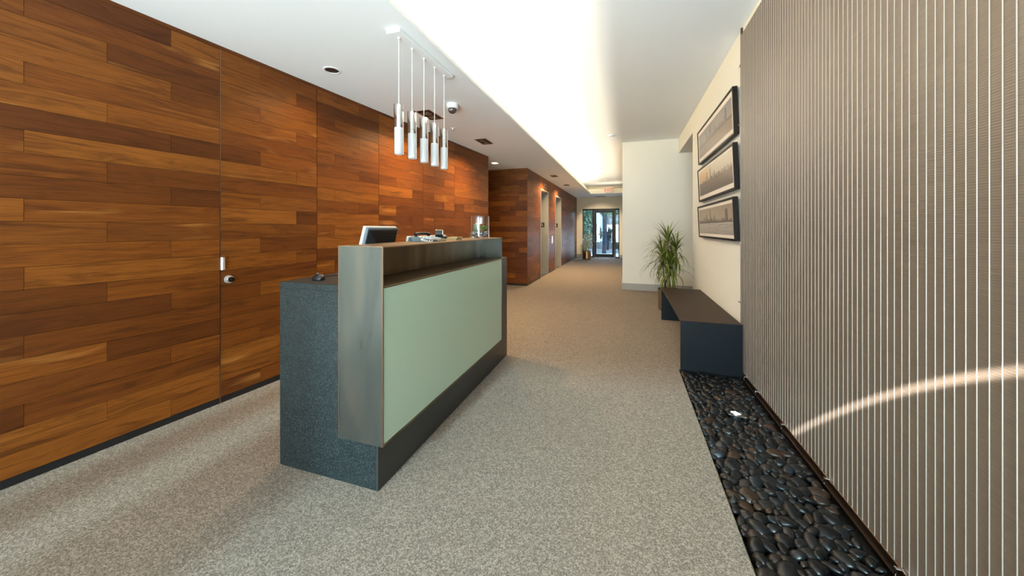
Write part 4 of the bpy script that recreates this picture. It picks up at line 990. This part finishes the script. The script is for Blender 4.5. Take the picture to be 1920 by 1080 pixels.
# ------------------------------------------------------------------ street beyond the exit door
PAVE = flat('pavement_concrete', lin(190, 196, 204), 0.9); ASPH = flat('asphalt', lin(96, 104, 116), 0.9); STONE = flat('garden_wall_stone', lin(150, 152, 160), 0.9)
FOL = M_leaf('garden_foliage', lin(40, 74, 52), lin(108, 140, 112), False); BARK = flat('bark', lin(58, 62, 76), 0.9); STUC = flat('white_stucco', lin(228, 232, 236), 0.9); FACADE = flat('facade_grey', lin(120, 132, 146), 0.8)
o = obj('pavement_ground', box(BM(), -14, 10, YF + 0.0, 21.0, -0.12, -0.015), PAVE); tag(o, 'light pavement outside the exit door', 'pavement', kind='structure')
o = obj('street_ground', box(BM(), -30, 30, 21.0, 46, -0.2, -0.12), ASPH); tag(o, 'grey street surface beyond the pavement', 'street', kind='structure')
o = obj('garden_wall_ground', box(BM(), -9, 6, 21.0, 21.3, -0.15, 0.42), STONE); tag(o, 'low stone kerb wall across the pavement', 'garden wall', kind='structure')
def foliage(bm, c, r, n, s, rng):
    for _ in range(n):
        d = Vector((rng.gauss(0, 1), rng.gauss(0, 1), rng.gauss(0, 1))).normalized() * (rng.random() ** 0.4)
        p = Vector(c) + Vector((d.x * r[0], d.y * r[1], d.z * r[2])); a = Vector((rng.gauss(0, 1), rng.gauss(0, 1), rng.gauss(0, 1))).normalized(); b = a.orthogonal().normalized()
        q = s * rng.uniform(0.6, 1.3)
        bm.faces.new([bm.verts.new(p - a * q), bm.verts.new(p + b * q * 0.45), bm.verts.new(p + a * q), bm.verts.new(p - b * q * 0.45)])
rt = random.Random(21)
def garden_tree(x, y, trunk_r, trunk_h, crown, label, s=0.16, n=900):
    t = thing('street_tree', (x, y, -0.015), label, 'tree')
    bm = BM(); tube(bm, [(x, y, -0.014), (x + 0.04, y, trunk_h * 0.5), (x - 0.03, y, trunk_h)], [trunk_r * 1.2, trunk_r, trunk_r * 0.8], 10); obj('trunk', bm, BARK, t, smooth=True)
    bm = BM()
    for c, r in crown: foliage(bm, (x + c[0], y + c[1], c[2]), r, n // len(crown), s, rt)
    obj('crown', bm, FOL, t, kind='stuff')
garden_tree(-1.02, 17.4, 0.09, 2.6, [((0, 0, 3.3), (1.5, 1.2, 0.9)), ((0.4, 0.3, 2.2), (0.7, 0.6, 0.5))], 'dark slim street tree right outside the exit door')
garden_tree(-1.00, 20.2, 0.07, 2.8, [((0.1, 0.2, 3.2), (0.8, 0.6, 1.0)), ((0.2, 0.1, 2.2), (0.4, 0.4, 0.5))], 'second thin street tree farther out by the kerb wall')
def shrub(x, y, z, r, label, n=900):
    t = thing('garden_shrub', (x, y, -0.015), label, 'shrub')
    bm = BM(); tube(bm, [(x, y, -0.014), (x, y, z)], [0.05, 0.03], 8); obj('stem', bm, BARK, t)
    bm = BM(); foliage(bm, (x, y, z), r, n, 0.11, rt); obj('foliage', bm, FOL, t, kind='stuff')
shrub(-1.95, 17.2, 1.35, (0.45, 0.6, 1.35), 'tall leafy shrub beyond the sidelight of the exit door', 1500)
shrub(-2.75, 18.6, 1.5, (0.7, 0.6, 1.5), 'tall leafy shrub farther along behind the first shrub', 1500)
shrub(-1.9, 21.9, 0.9, (0.5, 0.5, 0.6), 'low rounded shrub behind the kerb wall', 700)
shrub(-0.6, 21.9, 0.95, (0.6, 0.5, 0.7), 'low rounded shrub behind the kerb wall near the trees', 700)
shrub(-0.25, 18.9, 0.85, (0.4, 0.3, 0.8), 'dark shrub outside the narrow sidelight', 900)
t = thing('building', (-3, 30, -0.15), 'pale building with white column across the street', 'building')
obj('facade', box(BM(), -16, 12, 30, 31, -0.12, 9), FACADE, t)
bm = BM(); box(bm, -2.3, -1.84, 29.0, 29.5, -0.12, 2.6, 0.02); obj('column', bm, STUC, t, label='white stucco column')
bm = BM(); box(bm, 2.5, 3.4, 29.0, 29.6, -0.12, 5.5, 0.02); obj('column', bm, STUC, t)
WIND = flat('far_window', lin(44, 60, 78), 0.1)
for i in range(7):
    f = obj('window', box(BM(), -14 + i * 3.4, -12.2 + i * 3.4, 29.94, 30.0, 0.4, 3.0), BRONZE, t); obj('pane', box(BM(), -13.9 + i * 3.4, -12.3 + i * 3.4, 29.92, 29.95, 0.5, 2.9), WIND, f)
